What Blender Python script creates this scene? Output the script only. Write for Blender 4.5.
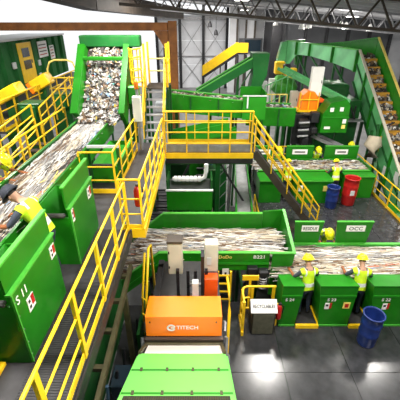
import bpy, bmesh, math, random
from mathutils import Vector, Matrix

# ------------------------------------------------------------------ clear
for o in list(bpy.data.objects):
    bpy.data.objects.remove(o)
S = bpy.context.scene
C = S.collection
random.seed(7)

# ------------------------------------------------------------------ camera
CAM_H, PITCH, FPX = 7.15, math.radians(28.16), 340.0
cam_d = bpy.data.cameras.new('camera')
cam_d.sensor_width = 36.0
cam_d.lens = 36.0 * FPX / 400.0
cam_d.clip_end = 300
cam = bpy.data.objects.new('camera', cam_d)
C.objects.link(cam)
cam.location = (0, 0, CAM_H)
cam.rotation_euler = (math.pi / 2 - PITCH, 0, 0)
S.camera = cam

# ------------------------------------------------------------------ world: bright overcast daylight through the open hall sides
w = bpy.data.worlds.new('daylight')
S.world = w
w.use_nodes = True
bg = w.node_tree.nodes['Background']
bg.inputs[0].default_value = (0.97, 0.985, 1.0, 1)
bg.inputs[1].default_value = 1.35

S.view_settings.view_transform = 'Standard'
S.view_settings.look = 'None'
S.view_settings.gamma = 1.0
S.view_settings.use_curve_mapping = False
S.view_settings.exposure = -0.35
LAMP_W = 620.0

# ------------------------------------------------------------------ pixel helper (400 x 400 frame)
CT, ST = math.cos(PITCH), math.sin(PITCH)
def ray(px, py):
    u = (px - 200) / FPX; v = (py - 200) / FPX
    yy = CT - v * ST
    return u / yy, (ST + v * CT) / yy          # X per metre of depth, drop per metre of depth
def atz(px, py, z):
    a, r = ray(px, py); d = (CAM_H - z) / r
    return Vector((a * d, d, z))
def atd(px, py, d):
    a, r = ray(px, py)
    return Vector((a * d, d, CAM_H - r * d))

# ------------------------------------------------------------------ materials
MATS = {}
def mat(name, col, rough=0.5, metal=0.0, var=0.12, scale=6.0, bump=0.0, spec=0.5, emit=None, coat=0.0, dirt=0.0):
    m = bpy.data.materials.new(name); m.use_nodes = True
    nt = m.node_tree; b = nt.nodes['Principled BSDF']
    b.inputs['Roughness'].default_value = rough
    b.inputs['Metallic'].default_value = metal
    b.inputs['Specular IOR Level'].default_value = spec
    if coat: b.inputs['Coat Weight'].default_value = coat; b.inputs['Coat Roughness'].default_value = 0.15
    tc = nt.nodes.new('ShaderNodeTexCoord')
    nz = nt.nodes.new('ShaderNodeTexNoise'); nz.inputs['Scale'].default_value = scale; nz.inputs['Detail'].default_value = 5
    nt.links.new(tc.outputs['Object'], nz.inputs['Vector'])
    rp = nt.nodes.new('ShaderNodeValToRGB')
    lo = [max(0, c * (1 - var)) for c in col]; hi = [min(1, c * (1 + var)) for c in col]
    rp.color_ramp.elements[0].position = 0.3; rp.color_ramp.elements[1].position = 0.7
    rp.color_ramp.elements[0].color = (*lo, 1); rp.color_ramp.elements[1].color = (*hi, 1)
    nt.links.new(nz.outputs['Fac'], rp.inputs['Fac'])
    out = rp.outputs['Color']
    if dirt:
        n2 = nt.nodes.new('ShaderNodeTexNoise'); n2.inputs['Scale'].default_value = 2.3; n2.inputs['Detail'].default_value = 8; n2.inputs['Roughness'].default_value = 0.7
        nt.links.new(tc.outputs['Object'], n2.inputs['Vector'])
        r2 = nt.nodes.new('ShaderNodeValToRGB')
        r2.color_ramp.elements[0].position = 0.52; r2.color_ramp.elements[0].color = (0, 0, 0, 1)
        r2.color_ramp.elements[1].position = 0.75; r2.color_ramp.elements[1].color = (dirt, dirt, dirt, 1)
        nt.links.new(n2.outputs['Fac'], r2.inputs['Fac'])
        mx = nt.nodes.new('ShaderNodeMixRGB'); mx.inputs[2].default_value = (0.09, 0.075, 0.06, 1)
        nt.links.new(r2.outputs['Color'], mx.inputs[0]); nt.links.new(out, mx.inputs[1])
        out = mx.outputs[0]
    nt.links.new(out, b.inputs['Base Color'])
    if bump:
        bp = nt.nodes.new('ShaderNodeBump'); bp.inputs['Strength'].default_value = bump; bp.inputs['Distance'].default_value = 0.02
        nt.links.new(nz.outputs['Fac'], bp.inputs['Height']); nt.links.new(bp.outputs['Normal'], b.inputs['Normal'])
    if emit:
        b.inputs['Emission Color'].default_value = (*col, 1); b.inputs['Emission Strength'].default_value = emit
    MATS[name] = m
    return m
mat('green', (0.010, 0.165, 0.005), 0.36, 0, 0.18, 1.6, spec=0.35, dirt=0.25)
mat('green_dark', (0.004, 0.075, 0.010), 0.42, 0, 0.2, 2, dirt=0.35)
mat('green_mid', (0.016, 0.21, 0.010), 0.36, 0, 0.15, 1.5, spec=0.4)
mat('green_light', (0.17, 0.66, 0.11), 0.38, 0, 0.05, 1.2)
mat('green_pale', (0.15, 0.52, 0.20), 0.25, 0, 0.25, 0.9, coat=0.3)
mat('green_edge', (0.07, 0.40, 0.04), 0.4, 0, 0.1)
mat('container', (0.010, 0.12, 0.022), 0.6, 0, 0.2, 1.2, spec=0.2, dirt=0.3)
mat('yellow', (0.90, 0.56, 0.010), 0.38, 0, 0.08, 3)
mat('yellow_pale', (0.86, 0.68, 0.16), 0.45, 0, 0.1, 3)
mat('orange', (0.97, 0.225, 0.002), 0.42, 0, 0.03, 1)
mat('orange_red', (0.86, 0.10, 0.006), 0.45, 0, 0.05)
mat('cleat', (0.50, 0.25, 0.025), 0.6, 0, 0.3, 4, dirt=0.4)
mat('rust', (0.30, 0.105, 0.020), 0.6, 0, 0.3, 3, bump=0.1)
mat('deck', (0.034, 0.035, 0.038), 0.2, 0, 0.35, 3.5, bump=0.03, dirt=0.12)
mat('deck_ribbed', (0.030, 0.028, 0.031), 0.55, 0, 0.25, 8, bump=0.2)
mat('concrete', (0.20, 0.20, 0.20), 0.5, 0, 0.25, 1.1, dirt=0.3)
mat('wall_light', (0.66, 0.67, 0.70), 0.7, 0, 0.12, 0.6)
mat('wall_dark', (0.075, 0.078, 0.085), 0.7, 0, 0.2, 0.5)
mat('wall_grey', (0.34, 0.345, 0.36), 0.7, 0, 0.2, 0.5)
mat('roof', (0.52, 0.52, 0.54), 0.8, 0, 0.2, 0.5)
mat('steel_dark', (0.022, 0.022, 0.025), 0.5, 0.3, 0.3, 4)
mat('steel_brown', (0.055, 0.042, 0.032), 0.55, 0.2, 0.3, 2)
mat('steel_olive', (0.065, 0.058, 0.024), 0.55, 0.2, 0.3, 4)
mat('steel_grey', (0.28, 0.28, 0.29), 0.45, 0.5, 0.2, 4)
mat('black', (0.012, 0.012, 0.014), 0.5, 0, 0.3, 6)
mat('rubber', (0.020, 0.019, 0.018), 0.75, 0, 0.3, 6, bump=0.1)
mat('belt', (0.05, 0.045, 0.042), 0.75, 0, 0.3, 5, bump=0.1)
mat('cream', (0.62, 0.57, 0.47), 0.5, 0, 0.08, 3)
mat('white', (0.82, 0.81, 0.78), 0.5, 0, 0.04, 3)
mat('white_grey', (0.60, 0.62, 0.62), 0.5, 0, 0.08, 3)
mat('bin_grey', (0.085, 0.082, 0.055), 0.5, 0, 0.25, 8)
mat('blue', (0.010, 0.030, 0.17), 0.38, 0, 0.25, 4, dirt=0.2)
mat('red', (0.45, 0.012, 0.010), 0.38, 0, 0.15, 4)
mat('glass_dark', (0.02, 0.035, 0.05), 0.12, 0, 0.1, 2)
mat('pipe_blue', (0.10, 0.18, 0.28), 0.3, 0.2, 0.3, 3)
mat('skin', (0.50, 0.28, 0.18), 0.6, 0, 0.06, 8)
mat('shirt', (0.05, 0.06, 0.085), 0.85, 0, 0.2, 9, bump=0.2)
mat('jeans', (0.018, 0.026, 0.05), 0.85, 0, 0.25, 9, bump=0.2)
mat('boots', (0.02, 0.014, 0.010), 0.6)
mat('vest', (0.62, 0.88, 0.02), 0.7, 0, 0.1, 9, bump=0.15)
mat('stripe', (0.72, 0.74, 0.72), 0.4, 0, 0.05)
mat('helmet', (0.85, 0.80, 0.01), 0.3, 0, 0.03, coat=0.3)
mat('helmet_white', (0.8, 0.8, 0.76), 0.3, 0, 0.03, coat=0.3)
mat('cap', (0.03, 0.035, 0.05), 0.8)
mat('hair', (0.02, 0.014, 0.01), 0.8)
mat('glove', (0.30, 0.10, 0.03), 0.8)
mat('ink', (0.01, 0.01, 0.012), 0.6)
mat('lamp_glow', (1.0, 0.97, 0.92), 0.5, emit=14.0)
mat('paper_white', (0.66, 0.65, 0.62), 0.8, 0, 0.05)
mat('paper_cream', (0.50, 0.43, 0.32), 0.8, 0, 0.08)
mat('paper_grey', (0.28, 0.27, 0.26), 0.8, 0, 0.1)
mat('card_brown', (0.17, 0.105, 0.06), 0.85, 0, 0.12)
mat('scrap_dark', (0.05, 0.042, 0.036), 0.8, 0, 0.2)
mat('scrap_blue', (0.20, 0.32, 0.50), 0.6)
mat('scrap_red', (0.55, 0.16, 0.08), 0.7)
mat('scrap_yellow', (0.65, 0.50, 0.10), 0.7)
mat('scrap_teal', (0.05, 0.22, 0.20), 0.7)
WASTE = ['paper_white', 'paper_cream', 'paper_grey', 'card_brown', 'scrap_dark', 'scrap_blue', 'scrap_red', 'scrap_yellow', 'scrap_teal']

# ------------------------------------------------------------------ builders
WLOC = {}                                   # world location of every object that parents parts
def tag(o, label=None, cat=None, group=None, kind=None):
    if label: o['label'] = label
    if cat: o['category'] = cat
    if group: o['group'] = group
    if kind: o['kind'] = kind
    return o
def thing(name, label, cat, base, group=None):
    o = bpy.data.objects.new(name, None); C.objects.link(o)
    o.empty_display_size = 0.2
    o.location = base; WLOC[o.name] = Vector(base)
    return tag(o, label, cat, group)
CACHE = {}
class MB:
    def __init__(s): s.v = []; s.f = []; s.mi = []; s.sm = []
    def add(s, vs, fs, mi=0, smooth=False):
        n = len(s.v); s.v += [Vector(v) for v in vs]
        for f in fs: s.f.append([i + n for i in f]); s.mi.append(mi); s.sm.append(smooth)
        return s
    def box(s, lo, hi, mi=0):
        x0, y0, z0 = lo; x1, y1, z1 = hi
        return s.add([(x0,y0,z0),(x1,y0,z0),(x1,y1,z0),(x0,y1,z0),(x0,y0,z1),(x1,y0,z1),(x1,y1,z1),(x0,y1,z1)],
              [(0,3,2,1),(4,5,6,7),(0,1,5,4),(1,2,6,5),(2,3,7,6),(3,0,4,7)], mi)
    def cbox(s, lo, hi, b=0.015, mi=0):                     # box with chamfered edges
        bm = bmesh.new(); bmesh.ops.create_cube(bm, size=1)
        lo = Vector(lo); hi = Vector(hi); d = hi - lo; c = (lo + hi) / 2
        for v in bm.verts: v.co = Vector((v.co.x*d.x, v.co.y*d.y, v.co.z*d.z)) + c
        bmesh.ops.bevel(bm, geom=bm.edges[:], offset=min(b, min(d)*0.4), segments=1, affect='EDGES')
        bm.verts.index_update()
        s.add([v.co.copy() for v in bm.verts], [[v.index for v in f.verts] for f in bm.faces], mi); bm.free(); return s
    def bar(s, p0, p1, w, h, up=(0,0,1), mi=0):              # rectangular bar from p0 to p1
        p0 = Vector(p0); p1 = Vector(p1); d = (p1 - p0).normalized(); up = Vector(up)
        if abs(d.dot(up)) > 0.98: up = Vector((0,1,0))
        a = d.cross(up).normalized(); b = a.cross(d).normalized()
        vs = [p + a*i*w/2 + b*j*h/2 for p in (p0, p1) for i, j in ((-1,-1),(1,-1),(1,1),(-1,1))]
        return s.add(vs, [(0,1,2,3),(7,6,5,4),(0,4,5,1),(1,5,6,2),(2,6,7,3),(3,7,4,0)], mi)
    def tube(s, pts, r, n=8, mi=0, cap=True):
        pts = [Vector(p) for p in pts]; rings = []
        for i, p in enumerate(pts):
            d = (pts[min(i+1, len(pts)-1)] - pts[max(i-1, 0)]).normalized()
            up = Vector((0,0,1)) if abs(d.z) < 0.95 else Vector((0,1,0))
            a = d.cross(up).normalized(); b = a.cross(d)
            rr = r[i] if isinstance(r, (list, tuple)) else r
            rings.append([p + a*math.cos(2*math.pi*k/n)*rr + b*math.sin(2*math.pi*k/n)*rr for k in range(n)])
        vs = [v for q in rings for v in q]; fs = []
        for i in range(len(pts)-1):
            for k in range(n): fs.append((i*n+k, i*n+(k+1)%n, (i+1)*n+(k+1)%n, (i+1)*n+k))
        s.add(vs, fs, mi, True)
        if cap:
            m = len(pts)-1
            s.add(rings[0], [tuple(range(n))][::-1], mi); s.add(rings[m], [tuple(range(n))[::-1]], mi)
        return s
    def prism(s, poly, off, mi=0):                           # polygon extruded by a vector
        n = len(poly); off = Vector(off); P = [Vector(p) for p in poly]
        return s.add(P + [p + off for p in P], [tuple(range(n)), tuple(range(2*n-1, n-1, -1))] +
              [(i, i+n, (i+1)%n+n, (i+1)%n) for i in range(n)], mi)
    def lathe(s, c, prof, n=20, mi=0):                       # profile of (radius, z)
        c = Vector(c); vs = []; fs = []
        for r, z in prof:
            for k in range(n): vs.append(c + Vector((r*math.cos(2*math.pi*k/n), r*math.sin(2*math.pi*k/n), z)))
        for i in range(len(prof)-1):
            for k in range(n): fs.append((i*n+k, i*n+(k+1)%n, (i+1)*n+(k+1)%n, (i+1)*n+k))
        return s.add(vs, fs, mi, True)
    def ball(s, c, r, n=10, m=7, mi=0, sq=(1,1,1)):
        prof = [(r*math.sin(math.pi*i/m), -r*math.cos(math.pi*i/m)) for i in range(m+1)]
        k = len(s.v); s.lathe((0,0,0), prof, n, mi)
        for v in s.v[k:]:
            v.x = v.x*sq[0] + c[0]; v.y = v.y*sq[1] + c[1]; v.z = v.z*sq[2] + c[2]
        return s
    def build(s, name, m, parent=None, share=None, label=None, cat=None, group=None, kind=None):
        lo = Vector([min(v[i] for v in s.v) for i in range(3)]); hi = Vector([max(v[i] for v in s.v) for i in range(3)])
        c = (lo + hi) / 2
        if parent is None: c.z = lo.z
        if share and share in CACHE: me = CACHE[share]
        else:
            me = bpy.data.meshes.new(name)
            me.from_pydata([v - c for v in s.v], [], s.f)
            me.polygons.foreach_set('material_index', s.mi); me.polygons.foreach_set('use_smooth', s.sm)
            for k in (m if isinstance(m, (list, tuple)) else [m]): me.materials.append(MATS[k])
            bm = bmesh.new(); bm.from_mesh(me); bmesh.ops.recalc_face_normals(bm, faces=bm.faces[:]); bm.to_mesh(me); bm.free()
            if share: CACHE[share] = me
        o = bpy.data.objects.new(name, me); C.objects.link(o)
        if parent is not None:
            o.parent = parent; o.location = c - WLOC[parent.name]
        else: o.location = c
        WLOC[o.name] = c
        return tag(o, label, cat, group, kind)
def part(name, m, parent, lo, hi, b=0.0, share=None, label=None):
    q = MB(); q.cbox(lo, hi, b) if b else q.box(lo, hi)
    return q.build(name, m, parent, share=share, label=label)
TXT = {}
def lettering(txt, size, loc, xdir, ydir, m, parent, label=None, name='lettering', stretch=1.0):
    if txt not in TXT:
        cu = bpy.data.curves.new('t', 'FONT'); cu.body = txt; cu.align_x = 'CENTER'; cu.align_y = 'CENTER'; cu.extrude = 0.01; cu.resolution_u = 2; cu.offset = 0.012
        t = bpy.data.objects.new('t', cu); C.objects.link(t)
        me = bpy.data.meshes.new_from_object(t.evaluated_get(bpy.context.evaluated_depsgraph_get()))
        TXT[txt] = [v.co.copy() for v in me.vertices], [list(p.vertices) for p in me.polygons]
        bpy.data.objects.remove(t); bpy.data.curves.remove(cu); bpy.data.meshes.remove(me)
    vs, fs = TXT[txt]; X = Vector(xdir).normalized(); Y = Vector(ydir).normalized(); Z = X.cross(Y)
    up_ = list(range(len(vs)))
    def find(i):
        while up_[i] != i: i = up_[i]
        return i
    for f in fs:
        for i in f[1:]: up_[find(i)] = find(f[0])
    spans = {}
    for i, v in enumerate(vs):
        r = find(i); a = spans.setdefault(r, [9, -9]); a[0] = min(a[0], v.x); a[1] = max(a[1], v.x)
    groups = []                                   # one group of faces for each character
    for r, (a, b) in sorted(spans.items(), key=lambda k: k[1][0]):
        if groups and a < groups[-1][1] - 0.02: groups[-1][1] = max(groups[-1][1], b); groups[-1][2].add(r)
        else: groups.append([a, b, {r}])
    for a, b, rs in groups:
        ff = [f for f in fs if find(f[0]) in rs]; ids = sorted({i for f in ff for i in f}); mp = {i: k for k, i in enumerate(ids)}
        q = MB(); q.add([Vector(loc) + X*vs[i].x*size*stretch + Y*vs[i].y*size + Z*vs[i].z*size*0.4 for i in ids], [[mp[i] for i in f] for f in ff])
        q.build('letter', m, parent, label=label)

def railing(name, label, path, h=1.1, mids=(0.37, 0.72), gap=1.0, m='yellow', toe=True, group=None, r=0.024, cat='railing', toe_m=None, post=0.05, closed_ends=True):
    """posts, top rail, mid rails and toe board along a polyline of floor points"""
    P = [Vector(p) for p in path]
    t = thing(name, label, cat, P[0], group)
    up = Vector((0, 0, 1)); spots = []
    for a, b in zip(P[:-1], P[1:]):
        n = max(1, round((b - a).length / gap))
        for k in range(n): spots.append(a.lerp(b, k / n))
    spots.append(P[-1])
    for p in spots:
        MB().bar(p, p + up*(h + 0.0), post, post*0.6, up=(1,0,0)).build('post', m, t, share=('post', h, m, post))
    MB().tube([p + up*h for p in P], r, 8).build('top_rail', m, t)
    for q in mids: MB().tube([p + up*q for p in P], r*0.8, 6).build('mid_rail', m, t)
    if toe:
        q = MB()
        for a, b in zip(P[:-1], P[1:]): q.bar(a + up*0.06, b + up*0.06, 0.015, 0.12)
        q.build('toe_board', toe_m or m, t)
    return t

def waste(name, label, n, fn, length, width, along, seed, palette, tilt=0.25, cat='waste', thick=0.07, patches=0):
    """scraps nobody could count, lying on a belt: fn(a, b) -> point on the belt; one stuff object"""
    rnd = random.Random(seed); q = MB(); along = Vector(along).normalized()
    ax = 1 if abs(along.y) > abs(along.x) else 0
    cl = [(fn(rnd.random(), rnd.random()), rnd.choices(range(len(WASTE)), palette)[0]) for _ in range(patches)]
    def patch(p):
        return min(cl, key=lambda c: abs(c[0][ax]-p[ax])*.22 + abs(c[0][1-ax]-p[1-ax]))[1]
    for i in range(n):
        a, b = rnd.random(), rnd.random(); p = fn(a, b) + Vector((0, 0, rnd.random()*thick))
        L = rnd.uniform(*length); W = rnd.uniform(*width)
        ang = rnd.gauss(0, 0.12) if length[1] > 0.4 else rnd.uniform(0, math.pi)
        side = along.cross(Vector((0,0,1))).normalized()
        nn = side.cross(along).normalized()
        d = (along*math.cos(ang) + side*math.sin(ang)); e = nn.cross(d)
        d = (d + nn*rnd.gauss(0, tilt)).normalized(); e = (e + nn*rnd.gauss(0, tilt)).normalized()
        k = patch(p) if (cl and rnd.random() < .62) else rnd.choices(range(len(WASTE)), palette)[0]; bend = nn*rnd.uniform(-0.3, 0.5)*W
        vs = [p - d*L/2 - e*W/2, p - e*W/2*rnd.uniform(.7,1.2) + bend, p + d*L/2 - e*W/2, p + d*L/2 + e*W/2, p + e*W/2*rnd.uniform(.7,1.2) + bend, p - d*L/2 + e*W/2]
        q.add(vs, [(0,1,4,5),(1,2,3,4)], k)
    return q.build(name, WASTE, None, label=label, cat=cat, kind='stuff')

# ================================================================== THE HALL
GZ = -2.6
MB().box((-45, -6, GZ-0.2), (45, 57, GZ)).build('floor', 'concrete', kind='structure')
def roof_z(x): return 9.0 - 0.085*x
# back wall: cladding bays between dark columns with cross bracing
wb = tag(bpy.data.objects.new('wall_back', None), kind='structure'); C.objects.link(wb); wb.location = (-1, 56, GZ); WLOC['wall_back'] = Vector((-1, 56, GZ))
cols = [-6.4, -2.95, 0.5, 4.0]
for a, b in zip(cols[:-1], cols[1:]):
    for k in range(3):
        z0 = GZ + k*3.4
        part('cladding_panel', 'wall_light', wb, (a+.03, 56, z0+.02), (b-.03, 56.12, z0+3.38))
    q = MB(); q.bar((a, 55.9, GZ+.3), (b, 55.9, GZ+4.6), .07, .07, up=(0,1,0)).bar((a, 55.86, GZ+4.6), (b, 55.86, GZ+.3), .07, .07, up=(0,1,0)); q.build('cross_brace', 'steel_grey', wb)
    q = MB(); q.bar((a, 55.9, GZ+4.6), (b, 55.9, GZ+9.4), .07, .07, up=(0,1,0)).bar((a, 55.86, GZ+9.4), (b, 55.86, GZ+4.6), .07, .07, up=(0,1,0)); q.build('cross_brace', 'steel_grey', wb)
    part('girt', 'steel_grey', wb, (a, 55.85, GZ+4.5), (b, 55.98, GZ+4.7))
for x in cols: part('column', 'steel_dark', wb, (x-.2, 55.5, GZ), (x+.2, 55.98, 9.2), share='wcol')
part('eave_beam', 'steel_grey', wb, (-6.4, 55.6, 6.9), (4, 55.95, 7.3))
# grey bay right of it, stepping forward
wr = tag(bpy.data.objects.new('wall_right', None), kind='structure'); C.objects.link(wr); wr.location = (6, 52, GZ); WLOC['wall_right'] = Vector((6, 52, GZ))
for k, (a, b) in enumerate(((4.0, 5.1), (5.1, 6.3), (6.3, 7.5), (7.5, 8.8))):
    part('cladding_panel', 'wall_light' if k % 2 == 0 else 'wall_grey', wr, (a, 52, GZ), (b-.03, 52.1, 8.7))
for x in (5.1, 6.3, 7.5): part('column', 'steel_brown', wr, (x-.12, 51.8, GZ), (x+.12, 52, 8.6), share='rcol')
part('window_band', 'wall_dark', wr, (5.4, 51.6, 2.9), (8.6, 51.79, 4.7))
part('window_pane', 'glass_dark', wr, (6.2, 51.52, 3.1), (8.4, 51.59, 4.5))
part('corner_column', 'steel_dark', wr, (8.8, 46.2, GZ), (10.2, 52.1, 8.2))
# dark long wall
wd = tag(bpy.data.objects.new('wall_side', None), kind='structure'); C.objects.link(wd); wd.location = (20, 46, GZ); WLOC['wall_side'] = Vector((20, 46, GZ))
x = 10.2; k = 0
while x < 36:
    top = roof_z(x+2.6)-.1
    q = MB(); q.prism([(x, 46, GZ), (x+2.57, 46, GZ), (x+2.57, 46, top), (x, 46, roof_z(x)-.1)], (0, .12, 0)); q.build('cladding_panel', 'wall_dark' if x < 21 else 'wall_grey', wd)
    part('column', 'steel_dark', wd, (x-.16, 45.7, GZ), (x+.16, 46, roof_z(x)-.2))
    x += 2.6; k += 1
wf = tag(bpy.data.objects.new('wall_front', None), kind='structure'); C.objects.link(wf); wf.location = (0, -8, GZ); WLOC['wall_front'] = Vector((0, -8, GZ))
for k in range(22): part('cladding_panel', 'wall_grey', wf, (-30+k*3.0, -8.1, GZ), (-27.03+k*3.0, -8.0, roof_z(-27+k*3.0)-.1))
# roof with purlins
ro = tag(bpy.data.objects.new('ceiling', None), kind='structure'); C.objects.link(ro); ro.location = (0, 30, 9); WLOC['ceiling'] = Vector((0, 30, 9))
for y in range(-8, 57, 6):
    for xa, xb in ((-30, -6.6), (-6.6, 6), (6, 18), (18, 36)):
        if xa < -6.7 and y > 22: continue            # roof opens to daylight on the left rear side
        q = MB(); q.prism([(xa+.02, y+.02, roof_z(xa)), (xb-.02, y+.02, roof_z(xb)), (xb-.02, y+5.98, roof_z(xb)), (xa+.02, y+5.98, roof_z(xa))], (0, 0, .12)); q.build('roof_panel', 'roof', ro)
for y in range(-6, 57, 4):
    q = MB(); q.bar((-6.4, y, roof_z(-6.4)-.1), (36, y, roof_z(36)-.1), .12, .2); q.build('purlin', 'roof', ro)

def truss(y, x0, x1, depth, step, mt, label):
    t = thing('roof_truss', label, 'truss', (x0, y, roof_z(x0)-.2-depth), 'roof trusses')
    top = lambda x: Vector((x, y, roof_z(x)-.22)); bot = lambda x: Vector((x, y, roof_z(x)-.22-depth))
    MB().bar(top(x0), top(x1), .16, .14).build('top_chord', mt, t); MB().bar(bot(x0), bot(x1), .16, .14).build('bottom_chord', mt, t)
    x = x0; k = 0
    while x + step <= x1 + .01:
        a, b = (top(x), bot(x+step/2)), (bot(x+step/2), top(x+step))
        for p, qq in (a, b): MB().bar(p, qq, .09, .09, up=(0,1,0)).build('web', mt, t)
        x += step
    return t
truss(19.5, -4, 14.5, 1.35, 1.85, 'steel_brown', 'nearest dark steel roof truss with wide zigzag webs crossing top right')
truss(31, -4, 22, 1.3, 1.6, 'steel_grey', 'middle roof truss crossing between the nearest and the farthest truss')
truss(42, -4, 28, 1.3, 1.6, 'steel_grey', 'farthest roof truss just before the light back wall')
MB().bar((-6.2, 22, 8.05), (-2.2, 42, 7.55), .9, 1.0).build('roof_girder', 'steel_brown', label='dark brown deep girder running under the roof toward the back wall', cat='girder')
MB().bar((-9.5, 12, 9.2), (-6.2, 22, 8.05), .9, 1.0).build('roof_girder', 'steel_brown', label='dark brown girder over the green container at upper left', cat='girder')

# high-bay lamps above the work floor, with added ones brightening the rear
def highbay(x, y, z, label, power=LAMP_W):
    t = thing('high_bay_lamp', label, 'lamp', (x, y, z), 'square high bay lamps')
    part('housing', 'steel_grey', t, (x-.45, y-.45, z), (x+.45, y+.45, z+.12), .02, share='hbh')
    part('diffuser', 'lamp_glow', t, (x-.4, y-.4, z-.02), (x+.4, y+.4, z-.002), share='hbd')
    MB().tube([(x, y, z+.12), (x, y, roof_z(x)-.25)], .02, 6).build('rod', 'steel_dark', t)
    l = bpy.data.lights.new('bulb', 'AREA'); l.shape = 'SQUARE'; l.size = 0.8; l.energy = power; l.color = (1, .96, .90)
    lo = bpy.data.objects.new('bulb', l); C.objects.link(lo); lo.parent = t; lo.location = (0, 0, -.03)
    l2 = bpy.data.lights.new('roof_fill', 'AREA'); l2.shape = 'SQUARE'; l2.size = 0.9; l2.energy = power*.3; l2.color = (1, .96, .90)
    lu = bpy.data.objects.new('roof_fill', l2); C.objects.link(lu); lu.parent = t; lu.location = (0, 0, .16); lu.rotation_euler = (math.pi, 0, 0)  # upward light added to every lamp to brighten the roof underside
for i, (x, y, nm) in enumerate(((3.27, 11.1, 'square white high bay lamp above the stair foot'), (8.45, 11.3, 'square white high bay lamp above the right platform railing'),
        (-2.2, 11.4, 'square white high bay lamp above the left walkway'), (-8, 13, 'square white high bay lamp above the left container walkway'),
        (0.6, 3.2, 'square white high bay lamp above the orange sorter'), (6.2, 3.2, 'square white high bay lamp above the bare black deck'), (-5.0, 3.2, 'square white high bay lamp above the left sorting belt'),
        (2.6, 24.5, 'square white high bay lamp behind the nearest truss'), (16.5, 22, 'square white high bay lamp right of the tall inclined conveyor'), (-3, 26, 'square white high bay lamp above the rear hall floor'), (-1.5, 47, 'added square high bay lamp brightening the back wall'), (5, 44, 'added square high bay lamp brightening the far yellow staircase'), (13, 33, 'square white high bay lamp before the dark side wall'), (22, 36, 'square white high bay lamp before the grey end of the side wall'))):
    highbay(x, y, min(8.35, roof_z(x)-.65), nm, LAMP_W * (1.9 if y > 40 else 1.0))  # rearmost lamps are added, and stronger, to brighten the back of the hall
# small pendant lamps at the dark wall
for i, (px, py, lab) in enumerate(((276, 22, 'first pendant lamp counted from the corner column'), (302, 25, 'left one of the close pendant pair beside the corner column'), (309, 24, 'right one of the close pendant pair beside the corner column'),
        (341, 24, 'left one of the close pendant pair above the conveyor top'), (346, 25, 'right one of the close pendant pair above the conveyor top'), (370, 27, 'last pendant lamp at right before the grey wall'))):
    p = atd(px, py, 36 if i else 44)
    t = thing('pendant_lamp', 'white cone ' + lab, 'lamp', p, 'white pendant lamps before the dark wall')
    MB().lathe(p, [(.30, -.34), (.26, -.1), (.12, .18), (.06, .26)], 12).build('shade', 'white', t, share='pshade')
    MB().ball(p + Vector((0,0,-.2)), .15, 8, 6).build('globe', 'lamp_glow', t, share='pglobe')
    MB().tube([p + Vector((0,0,.26)), (p.x, p.y, roof_z(p.x)-.25)], .02, 6).build('rod', 'steel_dark', t)
    l = bpy.data.lights.new('bulb', 'POINT'); l.energy = 260; l.shadow_soft_size = .15; l.color = (1, .96, .9); lo = bpy.data.objects.new('bulb', l); C.objects.link(lo); lo.parent = t; lo.location = (0, 0, -.5)
for px, py, d, lab in ((210, 23, 50, 'left small hook lamp hanging before the back wall'), (216, 31, 50, 'right small dark speaker hanging before the back wall')):
    p = atd(px, py, d); t = thing('hanging_speaker', lab, 'speaker', p)
    MB().lathe(p, [(.28, -.5), (.24, -.1), (.08, .2)], 10).build('horn', 'steel_dark', t); MB().tube([p, (p.x, p.y, roof_z(p.x))], .03, 6).build('rod', 'steel_dark', t)

# rust-brown portal frame
pf = thing('portal_frame', 'rust brown steel portal frame with knee brace at the back left', 'steel frame', (-1.45, 20, GZ))
part('column', 'rust', pf, (-1.68, 19.85, GZ), (-1.22, 20.25, 7.02), .02)
part('beam', 'rust', pf, (-16.4, 19.9, 6.56), (-1.70, 20.2, 6.95), .02)
MB().prism([(-1.70, 19.95, 6.55), (-2.45, 19.95, 6.55), (-2.25, 19.95, 6.3), (-1.70, 19.95, 5.4)], (0, .2, 0)).build('knee_brace', 'rust', pf)
MB().box((-16.4, 19.85, GZ), (-16.0, 20.25, 6.55)).build('column', 'rust', pf)
part('junction_box', 'black', pf, (-1.95, 19.7, 4.95), (-1.68, 19.84, 5.75), .02)

# far yellow staircase before the back wall
fs = thing('far_staircase', 'yellow sided staircase climbing to the right before the back wall', 'staircase', (0.3, 46, GZ))
s0, s1 = Vector((.3, 46, 0.55)), Vector((4.7, 46, 3.35))
for dy in (0, 1.1):
    o = Vector((0, dy, 0))
    q = MB(); q.prism([s0+o, s1+o, s1+o+Vector((0,0,1.15)), s0+o+Vector((0,0,1.15))], (0, .06, 0)); q.build('side_panel', 'yellow', fs)
    q = MB(); q.bar(s0+o-Vector((0,0,.15)), s1+o-Vector((0,0,.15)), .08, .3); q.build('stringer', 'steel_dark', fs)
for k in range(14):
    p = s0.lerp(s1, (k+.5)/14); part('tread', 'steel_dark', fs, (p.x-.15, 46.06, p.z-.03), (p.x+.15, 47.08, p.z), share='fst')
part('landing', 'steel_dark', fs, (4.7, 45.9, 3.15), (5.95, 47.2, 3.35)); part('side_panel', 'yellow', fs, (4.7, 45.9, 3.36), (5.95, 45.96, 4.45))
for x in (2.6, 4.8, 5.85): part('leg', 'steel_dark', fs, (x-.08, 46.4, GZ), (x+.08, 46.56, s0.z-.3 + min(1, (x-.3)/4.4)*2.8))
# pale pile of bales on the hall floor behind
for i, nm in enumerate(('leftmost', 'second from the left', 'second from the right', 'rightmost')):
    x = -5.2 + i*1.3; hh = 1.1 + .25*math.sin(i*2.1)
    q = MB(); q.cbox((x, 40+.3*math.sin(i), GZ), (x+1.1, 41.3, GZ+hh), .08)
    q.build('paper_bale', 'white_grey', label='pale paper bale on the rear hall floor, %s of its row' % nm, cat='bale', group='pale paper bales on the rear floor')

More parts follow.
